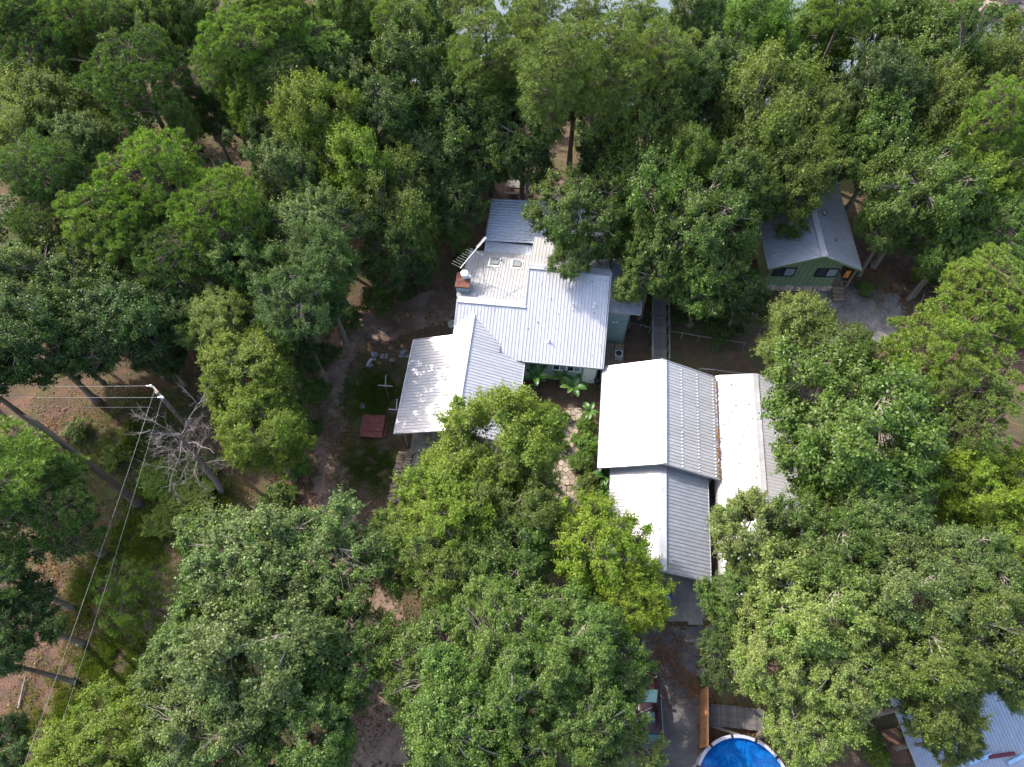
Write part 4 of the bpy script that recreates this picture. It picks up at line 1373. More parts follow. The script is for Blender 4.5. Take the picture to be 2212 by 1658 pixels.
for (u, v, rr, hh, kd, cc, lb) in (
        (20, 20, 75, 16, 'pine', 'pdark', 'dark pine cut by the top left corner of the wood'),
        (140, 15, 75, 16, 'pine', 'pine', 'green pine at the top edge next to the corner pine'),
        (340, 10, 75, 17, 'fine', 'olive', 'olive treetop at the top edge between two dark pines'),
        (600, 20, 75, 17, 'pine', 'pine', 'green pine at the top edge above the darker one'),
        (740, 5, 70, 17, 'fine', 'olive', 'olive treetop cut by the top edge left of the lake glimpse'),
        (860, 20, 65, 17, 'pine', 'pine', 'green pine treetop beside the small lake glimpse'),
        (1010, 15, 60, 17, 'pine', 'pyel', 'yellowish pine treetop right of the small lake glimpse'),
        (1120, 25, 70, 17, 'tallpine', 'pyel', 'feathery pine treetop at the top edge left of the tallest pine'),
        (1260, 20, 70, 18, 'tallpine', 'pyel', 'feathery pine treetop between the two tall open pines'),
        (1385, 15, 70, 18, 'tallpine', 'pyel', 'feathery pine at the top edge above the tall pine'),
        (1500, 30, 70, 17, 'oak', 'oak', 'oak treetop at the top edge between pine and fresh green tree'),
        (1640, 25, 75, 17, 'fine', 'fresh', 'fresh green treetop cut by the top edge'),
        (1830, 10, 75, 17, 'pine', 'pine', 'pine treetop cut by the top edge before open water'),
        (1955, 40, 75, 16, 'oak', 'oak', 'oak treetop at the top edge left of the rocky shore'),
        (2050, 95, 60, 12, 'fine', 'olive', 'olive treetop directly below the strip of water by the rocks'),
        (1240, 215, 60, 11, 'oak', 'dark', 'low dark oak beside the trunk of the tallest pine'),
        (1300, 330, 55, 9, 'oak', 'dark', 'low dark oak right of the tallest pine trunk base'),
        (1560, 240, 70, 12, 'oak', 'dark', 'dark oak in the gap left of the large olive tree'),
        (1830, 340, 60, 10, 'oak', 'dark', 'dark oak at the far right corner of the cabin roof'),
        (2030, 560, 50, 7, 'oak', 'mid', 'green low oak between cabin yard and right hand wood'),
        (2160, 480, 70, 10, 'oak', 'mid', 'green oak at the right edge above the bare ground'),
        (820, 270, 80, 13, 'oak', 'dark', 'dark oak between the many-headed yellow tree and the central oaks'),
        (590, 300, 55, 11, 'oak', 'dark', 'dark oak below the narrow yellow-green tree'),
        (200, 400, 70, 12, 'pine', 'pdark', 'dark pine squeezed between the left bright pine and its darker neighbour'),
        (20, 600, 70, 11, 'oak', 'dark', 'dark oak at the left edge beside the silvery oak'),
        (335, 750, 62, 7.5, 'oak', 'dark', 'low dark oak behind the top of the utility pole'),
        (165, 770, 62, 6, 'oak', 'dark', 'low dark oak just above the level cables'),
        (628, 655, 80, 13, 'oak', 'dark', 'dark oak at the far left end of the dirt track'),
        (-230, 720, 130, 14, 'oak', 'dark', 'unseen dark oak beyond the left edge, shading the ground under the cables'),  # out of view, there for its shade below the cables
        (-190, 960, 120, 13, 'oak', 'dark', 'unseen dark oak beyond the left edge beside the pines, shading the clearing'),  # also out of view, there to shade the left clearing
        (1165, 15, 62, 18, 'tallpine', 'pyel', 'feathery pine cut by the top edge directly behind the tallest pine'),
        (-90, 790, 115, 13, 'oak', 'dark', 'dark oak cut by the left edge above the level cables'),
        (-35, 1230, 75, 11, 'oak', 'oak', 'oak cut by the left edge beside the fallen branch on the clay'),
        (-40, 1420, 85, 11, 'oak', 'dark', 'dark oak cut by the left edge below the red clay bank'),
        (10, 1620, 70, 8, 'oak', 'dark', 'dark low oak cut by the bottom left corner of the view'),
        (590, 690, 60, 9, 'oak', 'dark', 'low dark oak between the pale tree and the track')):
    T(u, v, rr, hh, kd, cc, lb)

# pine with the long bare trunk in the left clearing
pb = at(300, 1088, 0)
tp = plant_tree(float(pb[0]), float(pb[1]), 16.0, 4.0, 'tallpine', 'pine', 'tall pine with long bare trunk in the left clearing', stretch=0.72, trunk_r=0.3)
for ch in tp.children:
    if ch.name.split('.')[0] != 'trunk':
        ch.location.x -= 2.5
        ch.location.y -= 2.6
T(60, 1100, 140, 12, 'pine', 'pdark', 'dark pine at the left edge beside the long bare trunk')
# ---- dead snag
def snag():
    rng = np.random.default_rng(5)
    base = at(482, 1062, 0)
    root = empty('dead_tree', (float(base[0]), float(base[1]), 0))
    tag(root, 'leafless grey dead tree with tangled twigs in the left clearing', 'tree')
    top = Vector((-0.4, 1.0, 7.6))
    path = [Vector((0, 0, 0)).lerp(top, t) + Vector((rng.normal() * 0.06, rng.normal() * 0.06, 0)) for t in np.linspace(0, 1, 9)]
    MB().tube(path, list(np.linspace(0.23, 0.1, 9)), 8).build('trunk', M['dead_wood'], root)
    for b in range(13):
        mb = MB()
        t0 = 0.5 + 0.5 * b / 12
        o = Vector((0, 0, 0)).lerp(top, t0)
        ang = b * 2.4 + rng.uniform(-0.4, 0.4)
        ln = rng.uniform(2.0, 3.1)

        def grow(p, d, ln, r, lev):
            n = 5
            pts = [p]
            dd = d.copy()
            for i in range(n):
                dd = (dd + Vector(rng.normal(size=3)) * 0.22 + Vector((0, 0, 0.06))).normalized()
                pts.append(pts[-1] + dd * ln / n)
            mb.tube(pts, list(np.linspace(r, r * 0.35, n + 1)), 5 if lev < 2 else 3, cap=False)
            if lev < 3:
                for q in range((6, 5, 3)[lev]):
                    i = int(rng.integers(1, n + 1))
                    nd = (dd + Vector(rng.normal(size=3)) * 0.75).normalized()
                    grow(pts[i], nd, ln * rng.uniform(0.4, 0.6), r * 0.5, lev + 1)
        grow(o, Vector((math.cos(ang), math.sin(ang), rng.uniform(0.1, 0.8))).normalized(), ln, 0.042, 0)
        mb.build('branch', M['dead_wood'], root)


snag()


# ================================================================ UTILITY POLE AND CABLES
def cable(p, q, r, sag, label, name='power_cable'):
    p, q = Vector(p), Vector(q)
    pts = []
    for i in range(13):
        t = i / 12
        v = p.lerp(q, t)
        v.z -= sag * 4 * t * (1 - t)
        pts.append(v)
    o = MB().tube([a - p for a in pts], r, 5).build(name, M['wire'])
    o.location = p
    tag(o, label, 'cable', 'power cables at the left clearing')
    return o


PZ = 9.6
pt = at(341, 850, PZ)
pole = empty('utility_pole', (float(pt[0]), float(pt[1]), 0))
tag(pole, 'grey wooden utility pole behind the dead tree, wires at its top', 'pole')
MB().tube([(0, 0, 0), (0, 0, PZ + 0.2)], [0.17, 0.12], 10).build('shaft', M['bark'], pole)
ct0 = at(331, 836, PZ) - np.array([pt[0], pt[1], 0])
ct1 = at(351, 860, PZ) - np.array([pt[0], pt[1], 0])
MB().beam(ct0, ct1, 0.11, 0.12).build('crossarm', M['wood_grey'], pole)
ends = [at(326, 834, PZ), at(351, 859, PZ), at(322, 880, PZ - 1.6)]
for e in ends[:2]:
    l = Vector(e) - Vector((pt[0], pt[1], 0))
    ins = MB()
    for k in range(4):
        ins.lathe([(0.03, 0), (0.075, 0.02), (0.03, 0.05)], 8, (l.x, l.y, l.z + 0.05 * k - 0.1))
    ins.tube([l + Vector((-0.3, 0, 0)), l + Vector((0.05, 0, 0))], 0.045, 6)
    ins.build('insulator', M['ceramic'], pole)
for e, v, s, lb in ((ends[0], 831, 0.15, 'topmost of the three level cables running left from the pole'),
                    (ends[1], 853, 0.15, 'middle of the three level cables running left from the pole'),
                    (ends[2], 876, 0.15, 'lowest thin cable of the three running left from the pole')):
    q = at(-250, v, float(e[2]))
    cable(e, q, 0.012 if 'thin' not in lb else 0.007, s, lb)
cable(at(336, 838, PZ), at(20, 1740, PZ - 0.5), 0.0085, 0.25, 'cable slanting down from the pole to the bottom left, left one')
cable(at(350, 861, PZ), at(75, 1740, PZ - 1.0), 0.0065, 0.25, 'cable slanting down from the pole to the bottom left, right one')


# ================================================================ YARD THINGS
# firewood stack
def woodpile():
    p = hw(-10.25, 19.35)
    root = empty('woodpile', p, -HA)
    tag(root, 'long stack of split grey firewood in front of the carport wing', 'woodpile')
    r = random.Random(3)
    meshes = []
    for i in range(6):
        mb = MB()
        n = r.choice((4, 5, 6))
        rr = r.uniform(0.07, 0.11)
        mb.tube([(-0.26, 0, 0), (0.26, 0.01, 0.01)], [rr, rr * r.uniform(0.8, 1.1)], n)
        me = mb.mesh('log')
        me.materials.append(M['log'])
        meshes.append(me)
    for col in (-0.32, 0.27):
        for k in range(24):
            for lay in range(2):
                y = -1.9 + k * 0.16 + r.uniform(-0.03, 0.03) + lay * 0.08
                o = link('log', r.choice(meshes), root, (col + r.uniform(-0.08, 0.08), y, 0.1 + lay * 0.16 + r.uniform(0, 0.03)))
                o.rotation_euler = (r.uniform(0, 6), r.uniform(-0.08, 0.08), r.uniform(-0.22, 0.22))


woodpile()


def cinder_block_mesh():
    mb = MB()
    L, W, Hh = 0.4, 0.2, 0.2
    t = 0.035
    for y in (-W / 2 + t / 2, W / 2 - t / 2):
        mb.box((0, y, Hh / 2), (L, t, Hh))
    for x in (-L / 2 + t / 2, 0, L / 2 - t / 2):
        mb.box((x, 0, Hh / 2 - 0.001), (t, W - 2 * t, Hh - 0.004))
    me = mb.mesh('cinder_block')
    me.materials.append(M['block'])
    return me


CBM = cinder_block_mesh()
blocks = [(250, 150, 0, 0.1, 0, 'cinder block at the base of the small stack beside the track'),
          (252, 172, 0, 0.1, 0, 'cinder block at the near side of the small stack beside the track'),
          (258, 160, 0.21, 0.2, 0, 'cinder block on top of the small stack beside the track'),
          (240, 212, 0, 0.15, 0, 'cinder block just below the small stack beside the track'),
          (200, 225, 0, 1.1, 1, 'cinder block in the slanting row, upper one'),
          (180, 260, 0, 1.1, 1, 'cinder block in the slanting row, lower one'),
          (214, 277, 0, 0.3, 0, 'half-buried cinder block below the slanting row'),
          (335, 180, 0, 1.5, 0, 'upright-looking cinder block, left one of the middle pair'),
          (378, 180, 0, 1.6, 0, 'upright-looking cinder block, right one of the middle pair'),
          (437, 220, 0, 0.05, 0, 'lone cinder block between the middle pair and the carport'),
          (545, 140, 0, 0.2, 0, 'farthest cinder block of the group at the carport eave'),
          (535, 178, 0, 0.0, 0, 'cinder block on the left of the group at the carport eave'),
          (600, 178, 0, 0.05, 0, 'cinder block nearest the carport eave')]
for (x, y, z, rz, tip, lb) in blocks:
    p = at((1050 + x / 3.453) * 0.72, (1020 + y / 3.453) * 0.72, z)
    o = link('cinder_block', CBM, None, (p[0], p[1], z + (0.2 if tip else 0)))
    o.rotation_euler = (R(90) if tip else 0, 0, rz)
    if tip:
        o.location.z = 0.1
    tag(o, lb, 'block', 'cinder blocks beside the carport')

# clothesline posts
for (u, v, lb) in ((832, 834, 'grey steel clothesline T-post standing free on the grass'), (856, 886, 'grey steel clothesline T-post close to the carport eave')):
    p = at(u, v, 2.1)
    o = empty('clothesline_post', (float(p[0]), float(p[1]), 0))
    tag(o, lb, 'clothesline post', 'clothesline posts by the carport')
    MB().tube([(0, 0, 0), (0, 0, 2.1)], 0.04, 8).build('post', M['steel'], o)
    MB().beam((-0.55, 0.05, 2.1), (0.55, -0.05, 2.1), 0.07, 0.06).build('crossbar', M['steel'], o)
    MB().beam((0.02, 0, 2.13), (0.0, 0.85, 2.2), 0.06, 0.05).build('brace', M['steel'], o)

# red cellar hatch
cp = at(805, 922, 0.15)
hat = empty('cellar_hatch', (float(cp[0]), float(cp[1]), 0), -R(4))
tag(hat, 'rusty red metal cellar hatch lying on the grass left of the carport', 'hatch')
MB().box((0, 0, 0.12), (1.75, 1.9, 0.22)).build('frame', M['rust'], hat)
lid = MB().box((0.06, 0.25, 0.27), (1.5, 1.35, 0.05)).box((0.06, 0.25, 0.305), (1.4, 0.05, 0.03)).build('lid', M['rust'], hat)
MB().beam((0.4, -0.3, 0.32), (0.6, -0.3, 0.32), 0.03, 0.04).build('handle', M['steel'], lid)
MB().box((0, -0.72, 0.255), (1.6, 0.42, 0.04)).build('apron', M['rust'], hat)
for x in (0.98, 1.12):
    MB().beam((x, -0.85, 0.05), (x + 0.08, 1.0, 0.05), 0.07, 0.08).build('angle_iron', M['rust'], hat)
p = at(783, 878, 0.1)
wb_ = MB().prism([(-0.2, -0.25), (0.18, -0.22), (0.22, 0.2), (-0.12, 0.28)], 0, 0.14).build('stone_block', M['block'])
wb_.location = (p[0], p[1], 0)
tag(wb_, 'pale stone block lying above the red cellar hatch', 'stone')


# flagstone path
def clip(poly, p, q):
    """keep the part of poly nearer to p than to q"""
    m = (p + q) / 2
    d = q - p
    out = []
    for i in range(len(poly)):
        a, b = poly[i], poly[(i + 1) % len(poly)]
        sa, sb_ = (a - m) @ d, (b - m) @ d
        if sa <= 0:
            out.append(a)
        if sa * sb_ < 0:
            out.append(a + (b - a) * (sa / (sa - sb_)))
    return out


def flag_path(spine, width, label, seed, cell=0.42, name='stone_path'):
    r = np.random.default_rng(seed)
    w = [at(u, v, 0)[:2] for u, v in spine]
    pts = []
    for i in range(len(w) - 1):
        p, q = w[i], w[i + 1]
        L = np.linalg.norm(q - p)
        d = (q - p) / L
        s = np.array([-d[1], d[0]])
        wd = width[i]
        for a in np.arange(0, L, cell):
            for b in np.arange(-wd / 2, wd / 2 + 0.01, cell):
                c = p + d * a + s * b + r.uniform(-1, 1, 2) * cell * 0.55
                if all(np.linalg.norm(c - x) > cell * 0.42 for x in pts):
                    pts.append(c)
    root = empty(name, (w[0][0], w[0][1], 0))
    tag(root, kind='structure')
    for c in pts:
        poly = [c + np.array([math.cos(t), math.sin(t)]) * cell * 0.72 for t in np.linspace(0, 2 * math.pi, 11)[:-1]]
        for o in pts:
            if o is not c and np.linalg.norm(o - c) < cell * 1.6:
                poly = clip(poly, c, o)
        if len(poly) < 3:
            continue
        h = r.uniform(0.035, 0.07)
        pl = [(c + (x - c) * 0.9) - w[0] for x in poly]
        MB().prism([tuple(x) for x in pl], -0.02, h).build('stone', M['stone'], root)


flag_path([(1243, 885), (1228, 925), (1232, 985), (1222, 1030), (1210, 1068), (1245, 1085)], [1.2, 1.0, 1.0, 1.7, 1.7], '', 4)
flag_path([(1150, 1110), (1160, 1140)], [1.2], '', 9)


# banana plants
def banana(u, v, h, n, ln, label, seed, lean=0.6):
    r = random.Random(seed)
    p = at(u, v, h * 0.7)
    root = empty('banana_plant', (float(p[0]), float(p[1]), 0))
    tag(root, label, 'plant', 'banana plants in the courtyard')
    MB().tube([(0, 0, 0), (0.03, 0, h * 0.4), (0, 0.02, h * 0.7)], [0.1, 0.08, 0.05], 8).build('stem', M['bark'], root)
    for k in range(n):
        ang = k * 2.4 + r.uniform(-0.3, 0.3)
        L = ln * r.uniform(0.75, 1.15)
        el = r.uniform(0.5, 1.1)
        d = Vector((math.cos(ang), math.sin(ang), 0))
        s = Vector((-d.y, d.x, 0))
        vs_, fs = [], []
        m = 9
        pos = Vector((0, 0, h * 0.68))
        for i in range(m):
            t = i / (m - 1)
            a = el - t * r.uniform(1.0, 1.3)
            pos = pos + (d * math.cos(a) + Vector((0, 0, math.sin(a)))) * (L / m)
            w = 0.3 * L * 0.62 * (math.sin(math.pi * min(1, 0.08 + 0.92 * t)) ** 0.6) * (1 if t < 0.97 else 0.3)
            w = max(w, 0.02)
            up = Vector((0, 0, 0.35 * w))
            vs_ += [pos - s * w + up, pos, pos + s * w + up]
        for i in range(m - 1):
            o = 3 * i
            fs += [(o, o + 1, o + 4, o + 3), (o + 1, o + 2, o + 5, o + 4)]
        lf = MB().add(vs_, fs).build('leaf', M['big_leaf'], root)
        c = r.choice(((0.05, 0.13, 0.02), (0.065, 0.15, 0.025), (0.1, 0.16, 0.035), (0.045, 0.11, 0.02)))
        lf.color = (*c, 1)


banana(1156, 815, 2.5, 7, 1.2, 'banana plant with one upright leaf beside the carport wing', 1)
banana(1238, 838, 2.2, 9, 1.2, 'largest banana plant in front of the house door', 2)
banana(1212, 815, 1.8, 6, 1.0, 'shaded banana plant under the house eave', 3)
banana(1274, 890, 1.9, 8, 0.95, 'bright banana plant against the garage eave', 4)
banana(1310, 1030, 1.5, 10, 1.1, 'strap-leaved yellow-green plant at the garage corner', 5)
banana(1308, 1070, 1.3, 9, 0.9, 'lower strap-leaved plant beside the garage extension', 6)


# kettle grill
gp = at(1291, 822, 0.9)
gr = empty('kettle_grill', (float(gp[0]), float(gp[1]), 0))
tag(gr, 'black kettle grill under the eave corner near the garage', 'grill')
MB().lathe([(0.05, 0.55), (0.22, 0.65), (0.28, 0.8)], 16).build('bowl', M['black'], gr, True)
MB().lathe([(0.285, 0.8), (0.24, 0.95), (0.1, 1.03), (0.03, 1.05)], 16).build('lid', M['black'], gr, True)
for k in range(3):
    t = k * 2.09
    MB().tube([(0.15 * math.cos(t), 0.15 * math.sin(t), 0.65), (0.32 * math.cos(t), 0.32 * math.sin(t), 0)], 0.02, 6).build('leg', M['steel'], gr)

# boardwalk
bw0, bw1 = at(1424, 785, 0.35), at(1424, 625, 0.35)
mid = (bw0 + bw1) / 2
d = bw1 - bw0
bl = float(np.linalg.norm(d))
bwr = empty('boardwalk', (float(mid[0]), float(mid[1]), 0), math.atan2(d[1], d[0]) - math.pi / 2)
tag(bwr, 'narrow shaded wooden boardwalk with railings behind the garage', 'boardwalk')
nb = int(bl / 0.15)
bm = MB().box((0, 0, 0), (1.2, 0.135, 0.04)).mesh('plank')
bm.materials.append(M['wood_grey'])
for k in range(nb):
    o = link('plank', bm, bwr, (rnd.uniform(-0.015, 0.015), -bl / 2 + (k + 0.5) * 0.15, 0.35 + rnd.uniform(0, 0.008)))
for s_ in (-1, 1):
    MB().beam((s_ * 0.66, -bl / 2, 1.25), (s_ * 0.66, bl / 2, 1.25), 0.12, 0.05).build('rail', M['wood_grey'], bwr)
    MB().beam((s_ * 0.5, -bl / 2, 0.22), (s_ * 0.5, bl / 2, 0.22), 0.06, 0.2).build('joist', M['wood_grey'], bwr)
    for y in np.linspace(-bl / 2 + 0.1, bl / 2 - 0.1, 7):
        MB().beam((s_ * 0.66, y, 0), (s_ * 0.66, y, 1.25), 0.09, 0.09).build('post', M['wood_grey'], bwr)


# thin rail fence across the shaded yard
def rail(uv, z, name, label, m, w, post=True):
    pts = [Vector(at(u, v, z)) for u, v in uv]
    o = pts[0]
    root = empty(name, (o.x, o.y, 0))
    tag(root, label, 'fence')
    for i in range(len(pts) - 1):
        p, q = pts[i] - Vector((o.x, o.y, 0)), pts[i + 1] - Vector((o.x, o.y, 0))
        MB().beam(p, q, w, w).build('rail', m, root)
        MB().beam((p.x, p.y, 0), (p.x, p.y, p.z + 0.05), 0.08, 0.08).build('post', m, root)
    p = pts[-1] - Vector((o.x, o.y, 0))
    MB().beam((p.x, p.y, 0), (p.x, p.y, p.z + 0.05), 0.08, 0.08).build('post', m, root)


rail([(1362, 698), (1384, 702), (1405, 709)], 0.8, 'rail_fence', 'short pale rail between the house wall and the boardwalk', M['wood_grey'], 0.05)
rail([(1446, 716), (1475, 720), (1512, 727), (1560, 733), (1610, 742)], 0.8, 'rail_fence', 'long pale rail from the boardwalk to the right grove', M['wood_grey'], 0.05)
rail([(1512, 797), (1545, 800), (1580, 805), (1610, 808)], 1.0, 'garden_fence', 'low pale fence top behind the garage and steel carport', M['wood_grey'], 0.1)

# picnic table behind the house
pp = at(1114, 402, 0.6)
pc = empty('picnic_table', (float(pp[0]), float(pp[1]), 0), -0.1)
tag(pc, 'dark wooden picnic table in the clearing behind the house', 'table')
for k in range(5):
    MB().box((0, -0.32 + k * 0.16, 0.75), (1.9, 0.145, 0.04)).build('board', M['wood_grey'], pc)
for s_ in (-1, 1):
    MB().box((0, s_ * 0.75, 0.45), (1.9, 0.26, 0.04)).build('bench', M['wood_grey'], pc)
    MB().beam((s_ * 0.7, -0.85, 0.42), (s_ * 0.7, 0.85, 0.42), 0.06, 0.1).beam((s_ * 0.7, -0.7, 0), (s_ * 0.7, -0.25, 0.74), 0.05, 0.1).beam(
        (s_ * 0.7, 0.7, 0), (s_ * 0.7, 0.25, 0.74), 0.05, 0.1).build('leg_frame', M['wood_grey'], pc)


# ---- car
def build_car():
    pf, pr_ = at(1396, 1452, 0.7), at(1396, 1634, 0.7)
    c = (pf + pr_) / 2
    L = 4.75
    root = empty('parked_car', (float(c[0]), float(c[1]), 0), R(-2))
    tag(root, 'dark maroon sedan with black sunroof parked on the drive', 'car')
    W = 0.9
    # stations from the nose (+y) to the tail: y, half width, hood height, belt height
    st = [(2.37, 0.55, 0.42, 0.62), (2.25, 0.74, 0.3, 0.7), (1.95, 0.85, 0.24, 0.8), (1.5, 0.89, 0.22, 0.88), (0.95, 0.9, 0.22, 0.95),
          (0.0, 0.91, 0.22, 0.98), (-0.9, 0.9, 0.22, 1.0), (-1.5, 0.89, 0.24, 1.02), (-2.0, 0.84, 0.28, 1.02), (-2.25, 0.76, 0.36, 0.97), (-2.37, 0.62, 0.48, 0.85)]
    mb = MB()
    ring = []
    for (y, w, z0, z1) in st:
        r0 = len(mb.v)
        for (x, z) in ((-w * 0.85, z0), (-w, z0 + 0.12), (-w * 1.0, z0 + (z1 - z0) * 0.6), (-w * 0.93, z1 - 0.03), (-w * 0.6, z1 + 0.025), (0, z1 + 0.04),
                       (w * 0.6, z1 + 0.025), (w * 0.93, z1 - 0.03), (w * 1.0, z0 + (z1 - z0) * 0.6), (w, z0 + 0.12), (w * 0.85, z0)):
            mb.v.append((x, y, z))
        ring.append(r0)
    n = 11
    for i in range(len(st) - 1):
        for k in range(n):
            k2 = (k + 1) % n
            mb.f.append((ring[i] + k, ring[i + 1] + k, ring[i + 1] + k2, ring[i] + k2))
    mb.f.append(tuple(ring[0] + k for k in range(n)))
    mb.f.append(tuple(ring[-1] + k for k in reversed(range(n))))
    body = mb.build('body', M['car'], root, True)
    # cabin: roof
    roof = MB()
    rs = [(0.5, 0.56, 1.38), (0.1, 0.6, 1.45), (-0.5, 0.61, 1.47), (-1.0, 0.58, 1.43), (-1.2, 0.55, 1.38)]
    for (y, w, z) in rs:
        roof.v += [(-w, y, z - 0.06), (-w * 0.75, y, z), (0, y, z + 0.02), (w * 0.75, y, z), (w, y, z - 0.06)]
    for i in range(4):
        for k in range(4):
            a = 5 * i + k
            roof.f.append((a, a + 5, a + 6, a + 1))
    roof.build('roof', M['car'], root, True)
    # glass: windscreen, rear window, side windows
    MB().slab([(-0.74, 1.3, 0.97), (0.74, 1.3, 0.97), (0.55, 0.52, 1.35), (-0.55, 0.52, 1.35)], (0, 0.02, 0.02)).build('windscreen', M['sky_teal_glass'], root)
    MB().slab([(0.72, -1.95, 1.06), (-0.72, -1.95, 1.06), (-0.54, -1.22, 1.36), (0.54, -1.22, 1.36)], (0, -0.02, 0.02)).build('rear_window', M['sky_teal_glass'], root)
    for s_ in (-1, 1):
        MB().slab([(s_ * 0.86, 1.15, 0.96), (s_ * 0.86, -1.75, 1.02), (s_ * 0.57, -1.18, 1.33), (s_ * 0.57, 0.48, 1.33)], (s_ * 0.01, 0, 0.015)).build('side_window', M['dark_glass'], root)
        MB().beam((s_ * 0.8, 1.2, 0.98), (s_ * 0.565, 0.5, 1.36), 0.06, 0.06).beam((s_ * 0.78, -1.85, 1.04), (s_ * 0.565, -1.2, 1.36), 0.09, 0.06).build('pillar', M['car'], root)
        MB().box((s_ * 1.0, 0.85, 1.0), (0.2, 0.12, 0.13)).build('mirror', M['car'], root)
        MB().beam((s_ * 0.915, 1.1, 0.93), (s_ * 0.92, -1.7, 0.96), 0.03, 0.04).build('trim_strip', M['steel'], root)
        MB().add([(s_ * 0.42, 2.2, 0.72), (s_ * 0.72, 2.02, 0.77), (s_ * 0.8, 2.12, 0.66), (s_ * 0.48, 2.32, 0.62)], [(0, 1, 2, 3)]).build('headlight', M['ceramic'], root)
        MB().box((s_ * 0.62, -2.3, 0.85), (0.3, 0.08, 0.14)).build('tail_light', M['rust'], root)
        for y in (1.45, -1.4):
            w = MB()
            w.lathe([(0.2, -0.1), (0.33, -0.09), (0.33, 0.09), (0.2, 0.1)], 18)
            wo = w.build('wheel', M['black'], root)
            wo.location = (s_ * 0.82, y, 0.33)
            wo.rotation_euler = (0, R(90), 0)
    MB().box((0, -0.3, 1.487), (0.75, 0.55, 0.012)).build('sunroof', M['dark_glass'], root)
    MB().box((0, -2.38, 0.6), (0.5, 0.03, 0.14)).build('plate_holder', M['white'], root)


M['sky_teal_glass'] = simple("sky_teal_glass", (0.035, 0.085, 0.09), 0.15, var=0.15, spec=0.5)  # teal sky reflection and tree shade put into the glass colour
build_car()


# ---- pool
def build_pool():
    c = at(1607, 1704, 1.25)
    Rp = 2.74
    root = empty('swimming_pool', (float(c[0]), float(c[1]), 0))
    tag(root, 'round above-ground swimming pool with blue water at the bottom edge', 'pool')
    n = 96
    w = MB()
    prof = []
    for k in range(n):
        t = 2 * math.pi * k / n
        r = Rp + 0.012 * (k % 2)
        prof.append((r * math.cos(t), r * math.sin(t)))
    for x, y in prof:
        w.v += [(x, y, 0), (x, y, 1.22)]
    for k in range(n):
        a, b = 2 * k, 2 * ((k + 1) % n)
        w.f.append((a, b, b + 1, a + 1))
    w.build('wall', M['pool_steel'], root)
    lin = MB()
    lin.lathe([(Rp - 0.03, 0.05), (Rp - 0.03, 1.24)], 72, close=False)
    lin.build('liner', M['pool'], root)
    MB().lathe([(Rp - 0.04, 1.02), (0.02, 1.021)], 72, close=False).build('water', M['pool'], root, True)
    seg = 12
    for k in range(seg):
        t0, t1 = 2 * math.pi * (k + 0.04) / seg + 0.1, 2 * math.pi * (k + 0.96) / seg + 0.1
        mb = MB()
        m = 7
        for i in range(m):
            t = t0 + (t1 - t0) * i / (m - 1)
            for (r, z) in ((Rp - 0.1, 1.235), (Rp - 0.09, 1.285), (Rp + 0.08, 1.285), (Rp + 0.1, 1.22)):
                mb.v.append((r * math.cos(t), r * math.sin(t), z))
        for i in range(m - 1):
            for q in range(3):
                a = 4 * i + q
                mb.f.append((a, a + 1, a + 5, a + 4))
        mb.build('rim', M['pool_steel'], root)
        t = 2 * math.pi * k / seg + 0.1
        MB().box((Rp * math.cos(t), Rp * math.sin(t), 1.27), (0.24, 0.14, 0.06), rz=t).build('clamp', M['black'], root)
        MB().box(((Rp + 0.07) * math.cos(t), (Rp + 0.07) * math.sin(t), 0.62), (0.08, 0.16, 1.24), rz=t).build('upright', M['pool_steel'], root)


build_pool()

# cedar fence beside the drive
f0, f1 = at(1512, 1492, 0), at(1512, 1618, 0)
fd = f1 - f0
fl = float(np.linalg.norm(fd))
cf = empty('cedar_fence', (float(f0[0]), float(f0[1]), 0), math.atan2(fd[1], fd[0]) - math.pi / 2)
tag(cf, 'orange-brown cedar board fence between the drive and the pool', 'fence')
for k in range(int(fl / 0.15)):
    MB().box((0, 0.075 + k * 0.15, 0.9), (0.025, 0.142, 1.8)).build('board', M['cedar'], cf)
MB().box((-0.05, fl / 2, 1.82), (0.12, fl, 0.035)).build('cap_rail', M['cedar'], cf)
for k in range(3):
    MB().box((-0.07, 0.1 + k * (fl - 0.2) / 2, 0.9), (0.09, 0.09, 1.8)).build('post', M['cedar'], cf)
# grey deck
g0 = at(1588, 1550, 0.3)
gd = empty('grey_deck', (float(g0[0]), float(g0[1]), 0), R(-6))
tag(gd, 'weathered grey board deck between the cedar fence and the oaks above the pool', 'deck')
bdm = MB().box((0, 0, 0), (0.13, 1.25, 0.04)).mesh('board')
bdm.materials.append(M['deck_grey_shade'])
for k in range(26):
    link('board', bdm, gd, (-1.85 + k * 0.143, rnd.uniform(-0.02, 0.02), 0.3))
MB().box((0, 0, 0.14), (3.6, 1.1, 0.26)).build('skirting', M['wood'], gd)
b0, b1 = at(1532, 1566, 0.1), at(1612, 1594, 0.1)
pb_ = MB().beam((0, 0, 0.06), (b1[0] - b0[0], b1[1] - b0[1], 0.06), 0.16, 0.1).build('timber', M['wood_grey'])
pb_.location = (b0[0], b0[1], 0)
tag(pb_, 'pale grey timber lying between the grey deck and the pool', 'timber')
